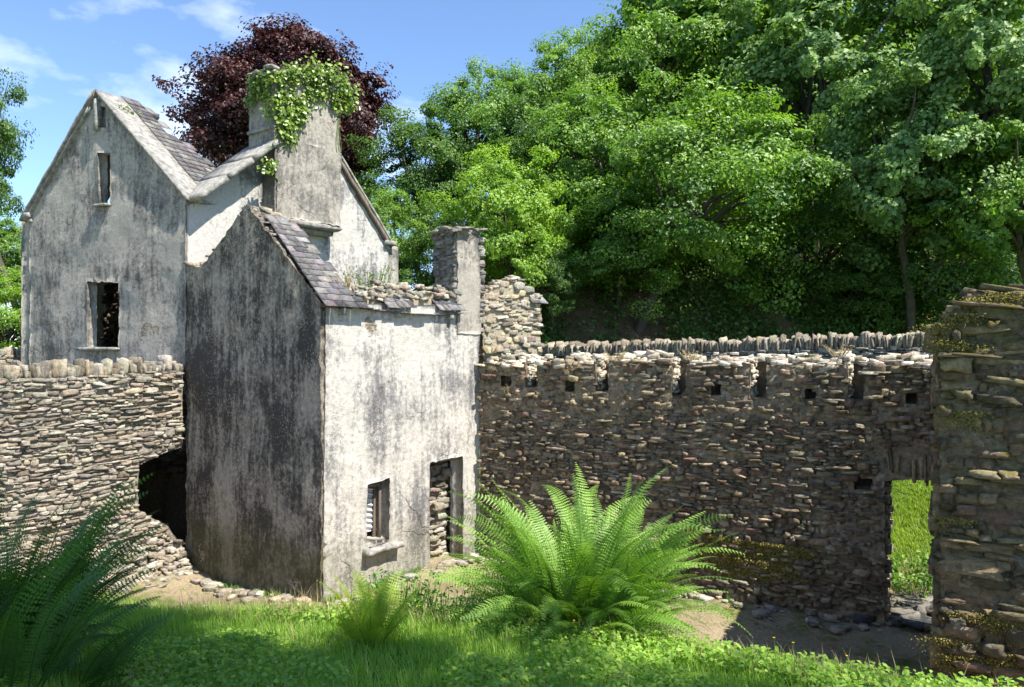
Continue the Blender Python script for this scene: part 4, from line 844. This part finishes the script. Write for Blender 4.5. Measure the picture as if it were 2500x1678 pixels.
FP3 = ray(1150, 1440, 8.8); FP3[2] = terrain(FP3[0], FP3[1])+.1; fern('fern', FP3, 14, .75, 'smaller fern with browning fronds left of the big fern near the door', 'fern_dark', 403, .15, (.4,1.2), (.4,1.))
LP = ray(0, 1560, 5.2); LP[2] = terrain(LP[0], LP[1]); fern('fern', LP+[0,0,0], 140, 1.4, 'large dark shaded fern filling the lower left corner', 'fern_dark', 404, .4, (.5,1.5), (.5,1.3), width=.075, npin=40)
LP2 = ray(-30, 1500, 4.4); LP2[2] = terrain(LP2[0], LP2[1]); fern('fern', LP2, 34, 1.2, 'dark fern at the very left edge in front of the sunlit wall', 'fern_dark', 405, .3, (.7,1.5), (.4,1.1), width=.08, npin=36)
LP3 = ray(170, 1640, 4.9); LP3[2] = terrain(LP3[0], LP3[1]); fern('fern', LP3, 22, .75, 'low arching fern right of the large dark fern', 'fern_dark', 406, .2, (.3,1.2), (.5,1.2))
YP = ray(905, 1520, 6.3); YP[2] = terrain(YP[0], YP[1]); fern('fern', YP+[0,0,.02], 26, .7, 'small yellow green fern standing alone in the grass below the window', 'fern_yellow', 407, .1, (.9,1.5), (.2,.7), width=.18, npin=20)
def gpt(px, py, y): 
    p = ray(px, py, y); p[2] = terrain(p[0], p[1]); return p
weed_clump('leafy_weed', gpt(990,1440,7.6), 70, .38, .28, 'fern', 'bushy green weed at the edge of the grass left of the big fern', 'weed', .055, 410)
weed_clump('leafy_weed', gpt(1080,1470,7.4), 40, .22, .35, 'fern', 'low green weed between the bushy weed and the big fern', 'weed', .05, 411)
# shrubs beyond opening
P = np.array([7.05, 13.4, 0]); P[2] = terrain(P[0], P[1])+.3; weed_clump('leafy_weed', P, 90, .6, .5, 'leaf_mid', 'green leafy plants seen through the doorway', 'weed', .09, 412)
# ---------------------------------------------------------------- grass
def blades(P, h, w, rng, lean=.35, base_c=None):
    n = len(P); a = rng.uniform(0, 6.283, n); d = np.c_[np.cos(a), np.sin(a), np.zeros(n)]; s = np.c_[-np.sin(a), np.cos(a), np.zeros(n)]; l = (np.abs(rng.normal(lean, .25, n))*h)[:,None]; hh = h[:,None]*np.array([0,0,1.]); w = w[:,None]
    V = np.stack([P-s*w, P+s*w, P+hh*.55+d*l*.3-s*w*.8, P+hh*.55+d*l*.3+s*w*.8, P+hh+d*l], 1).reshape(-1,3); q = np.arange(n)[:,None]*5
    c = np.clip(rng.normal(.5,.22,n) if base_c is None else base_c+rng.normal(0,.15,n), 0, 1)
    return V, q+[0,1,3,2], q+[2,3,4], np.repeat(c, 5)[:,None]*np.ones(3)
def add_blades(mb, *a, **k):
    V, Q, T, C = blades(*a, **k); n0 = mb.n; mb.add(V, Q, C); mb.F.append((T+n0, 0))
rg = np.random.default_rng(501); mb = MB(); n = 230000; y = rg.uniform(2.8, 8.6, n); px = rg.uniform(-250, 2750, n); keep = rg.random(n) < (y/8.6)**1.; x = (px-1250)/F*y; d = np.interp(px, CPX, CPD)
keep &= (y < d+.35*rg.random(n)+.15) ; x, y, px = x[keep], y[keep], px[keep]; z = terrain(x, y)
tall = .5+.5*np.sin(x*1.9+1.)*np.sin(y*1.3+x); lush = sstep(1500, 1100, px); h = (.04+.06*tall+.06*lush*rg.random(len(x)))*rg.uniform(.6,1.25,len(x))
add_blades(mb, np.c_[x,y,z], h, np.full(len(x), .0032), rg, .5, .35+.35*tall)
tag(mb.build('grass', M['grass'], origin=(0,0,0)), 'lush green grass covering the foreground bank', 'grass', kind='stuff')
mb = MB(); n = 90000; y = rg.uniform(3., 8.2, n); px = rg.uniform(-200, 2700, n); x = (px-1250)/F*y; d = np.interp(px, CPX, CPD)
pat = np.sin(x*2.3+.5)+np.sin(y*2.9+x*1.1)+np.sin(x*5+y*4)*.5; keep = (rg.random(n) < (y/8.2)) & (y < d+.2) & (pat+sstep(900,1700,px)*1.6 > .3); x, y = x[keep], y[keep]
P = np.c_[x, y, terrain(x,y)+.05+.09*rg.random(len(x))]; leaves(mb, P, unit(rg.normal(0,.4,(len(P),3))+[0,-.1,1]), .042, rg, .8)
tag(mb.build('ground_cover', M['grass'], origin=(0,0,0)), 'low clover and buttercup leaves mixed into the bank grass', 'ground cover', kind='stuff')
# grass beyond the opening + tufts near base of facade
mb = MB(); n = 120000; x = rg.uniform(5.5, 12, n); y = rg.uniform(12.8, 18.5, n); nb_ = (x-WL.a[0])*(-WL.n[0])+(y-WL.a[1])*(-WL.n[1]); k = nb_ > 2.; x, y = x[k], y[k]
add_blades(mb, np.c_[x,y,terrain(x,y)], rg.uniform(.04,.13,len(x)), np.full(len(x),.004), rg, .9, .6+.4*np.sin(x*3)*np.sin(y*4)); tag(mb.build('grass', M['fern_yellow'], origin=(0,0,0)), 'bright sunlit grass on the slope beyond the doorway', 'grass', kind='stuff')
mb = MB(); n = 1700; px = np.r_[rg.normal(760,60,300), rg.uniform(400,1000,400), rg.uniform(1000,2200,1000)]; d = np.interp(px, CPX, CPD)+rg.uniform(-.25,.25,n); x = (px-1250)/F*d
add_blades(mb, np.c_[x,d,terrain(x,d)], rg.uniform(.12,.36,n)*np.where(px < 1000, 1., .6), np.full(n,.0022), rg, .45); tag(mb.build('seed_grass', M['drygrass'], origin=(0,0,0)), 'pale seeding grass stems along the crest of the bank', 'grass', kind='stuff')
# patches of green on court floor
mb = MB(); n = 16000; x = rg.uniform(-6.8, 6., n); y = rg.uniform(9.5, 16, n); k = (np.sin(x*1.7+2)+np.sin(y*2.2+x)+np.sin(x*4.1-y*3)*.6 > .9); x, y = x[k], y[k]
leaves(mb, np.c_[x,y,terrain(x,y)+.05], unit(rg.normal(0,.3,(len(x),3))+[0,0,1]), .03, rg); tag(mb.build('floor_weeds', M['fern'], origin=(0,0,0)), 'thin green weeds creeping over the bare court floor', 'weeds', kind='stuff')
mb = MB(); n = 3800; rg = np.random.default_rng(640); y = rg.uniform(3.2, 7.6, n); px = rg.uniform(-100, 2700, n); x = (px-1250)/F*y; kp = (y < np.interp(px, CPX, CPD)) & (np.sin(x*2.7)+np.sin(y*3.1+x) > -.2); x, y = x[kp], y[kp]
add_blades(mb, np.c_[x,y,terrain(x,y)], rg.uniform(.08,.26,len(x)), np.full(len(x),.0022), rg, .6); x = rg.normal(7.3,.5,1500); y = rg.normal(14.1,.25,1500); add_blades(mb, np.c_[x,y,terrain(x,y)], rg.uniform(.1,.4,1500), np.full(1500,.005), rg, .8)
tag(mb.build('dead_stalks', M['drygrass'], origin=(0,0,0)), 'dry dead stalks mixed through the green grass', 'grass', kind='stuff')
# stones and weeds along the wall feet
mb = MB(); rg = np.random.default_rng(601); n = 130
wl_ = [WL, WF, WG]; C = []
for i in range(n):
    w_ = wl_[rg.choice([0,0,1,2])]; u = rg.uniform(0, w_.L*.9 if w_ is WL else w_.L); p = w_.P(u, 0, .12+abs(rg.normal(0,.22))); C.append((p[0], p[1], float(terrain(p[0], p[1]))+.04))
C = np.array(C); sz_ = rg.uniform(.025,.11,n); stones(mb, lambda a,b_,c_: np.stack([a,b_,c_], -1), C, np.c_[sz_*1.4, sz_, sz_*.5], palette(n, PAL_LIGHT, rg), rg.uniform(0,3,n), .35, .07, rg)
tag(mb.build('fallen_stones', M['stone_light']), 'loose fallen stones lying along the foot of the walls', 'stones', kind='stuff')
mb = MB(); n = 5200; wsel = rg.random(n) < .55; u = rg.random(n)
P = np.where(wsel[:,None], WL.P(u*WL.L*.75, 0, .08+np.abs(rg.normal(0,.13,n))), np.where((rg.random(n) < .5)[:,None], WF.P(u*WF.L*.62, 0, .06+np.abs(rg.normal(0,.1,n))), WG.P(u*WG.L, 0, .06+np.abs(rg.normal(0,.1,n)))))
kp = np.sin(P[:,0]*5)+np.sin(P[:,0]*2.3+1) > .2; P = P[kp]; P[:,2] = terrain(P[:,0], P[:,1])
add_blades(mb, P, rg.uniform(.04,.16,len(P)), np.full(len(P),.005), rg, .7, .3); tag(mb.build('foot_weeds', M['fern'], origin=(0,0,0)), 'thin green weeds growing along the foot of the walls', 'weeds', kind='stuff')
# buttercups
lbs = ['buttercup left of the yellow fern in the grass','buttercup right of the yellow fern','buttercup in front of the big fern','buttercup in the shaded grass at the centre','leftmost tall buttercup against the dark court shadow','second tall buttercup against the dark court shadow','third tall buttercup against the dark court shadow','buttercup near the lower right corner']
for i, (px, py, y, h) in enumerate(((838,1545,5.8,.1),(1025,1475,7.,.12),(1402,1515,6.6,.12),(1090,1562,5.6,.1),(1890,1575,5.6,.28),(1937,1590,5.6,.25),(2068,1610,5.4,.22),(2480,1660,4.9,.15))):
    p = gpt(px, py, y); r = thing('buttercup', tuple(p), lbs[i]+' with yellow petals' if i in (1,2,3) else lbs[i], 'flower', 'buttercups in the grass'); mb = MB(); tube(mb, [p, p+[.01,0,h*.6], p+[.0,0,h+.05]], [.002]*3, 4); mb.build('stem', M['fern'], r)
    mb = MB(); c = p+np.array([0,0,h+.05]); V = [c]; 
    for k in range(10): a = k*.628; rr = .013 if k % 2 else .006; V.append(c+[rr*math.cos(a), rr*math.sin(a), .007])
    mb.add(V, [[0,1+k,1+(k+1)%10] for k in range(10)]); mb.build('petals', M['petal'], r)
for o in bpy.data.objects:
    if '_o' in o: del o['_o']
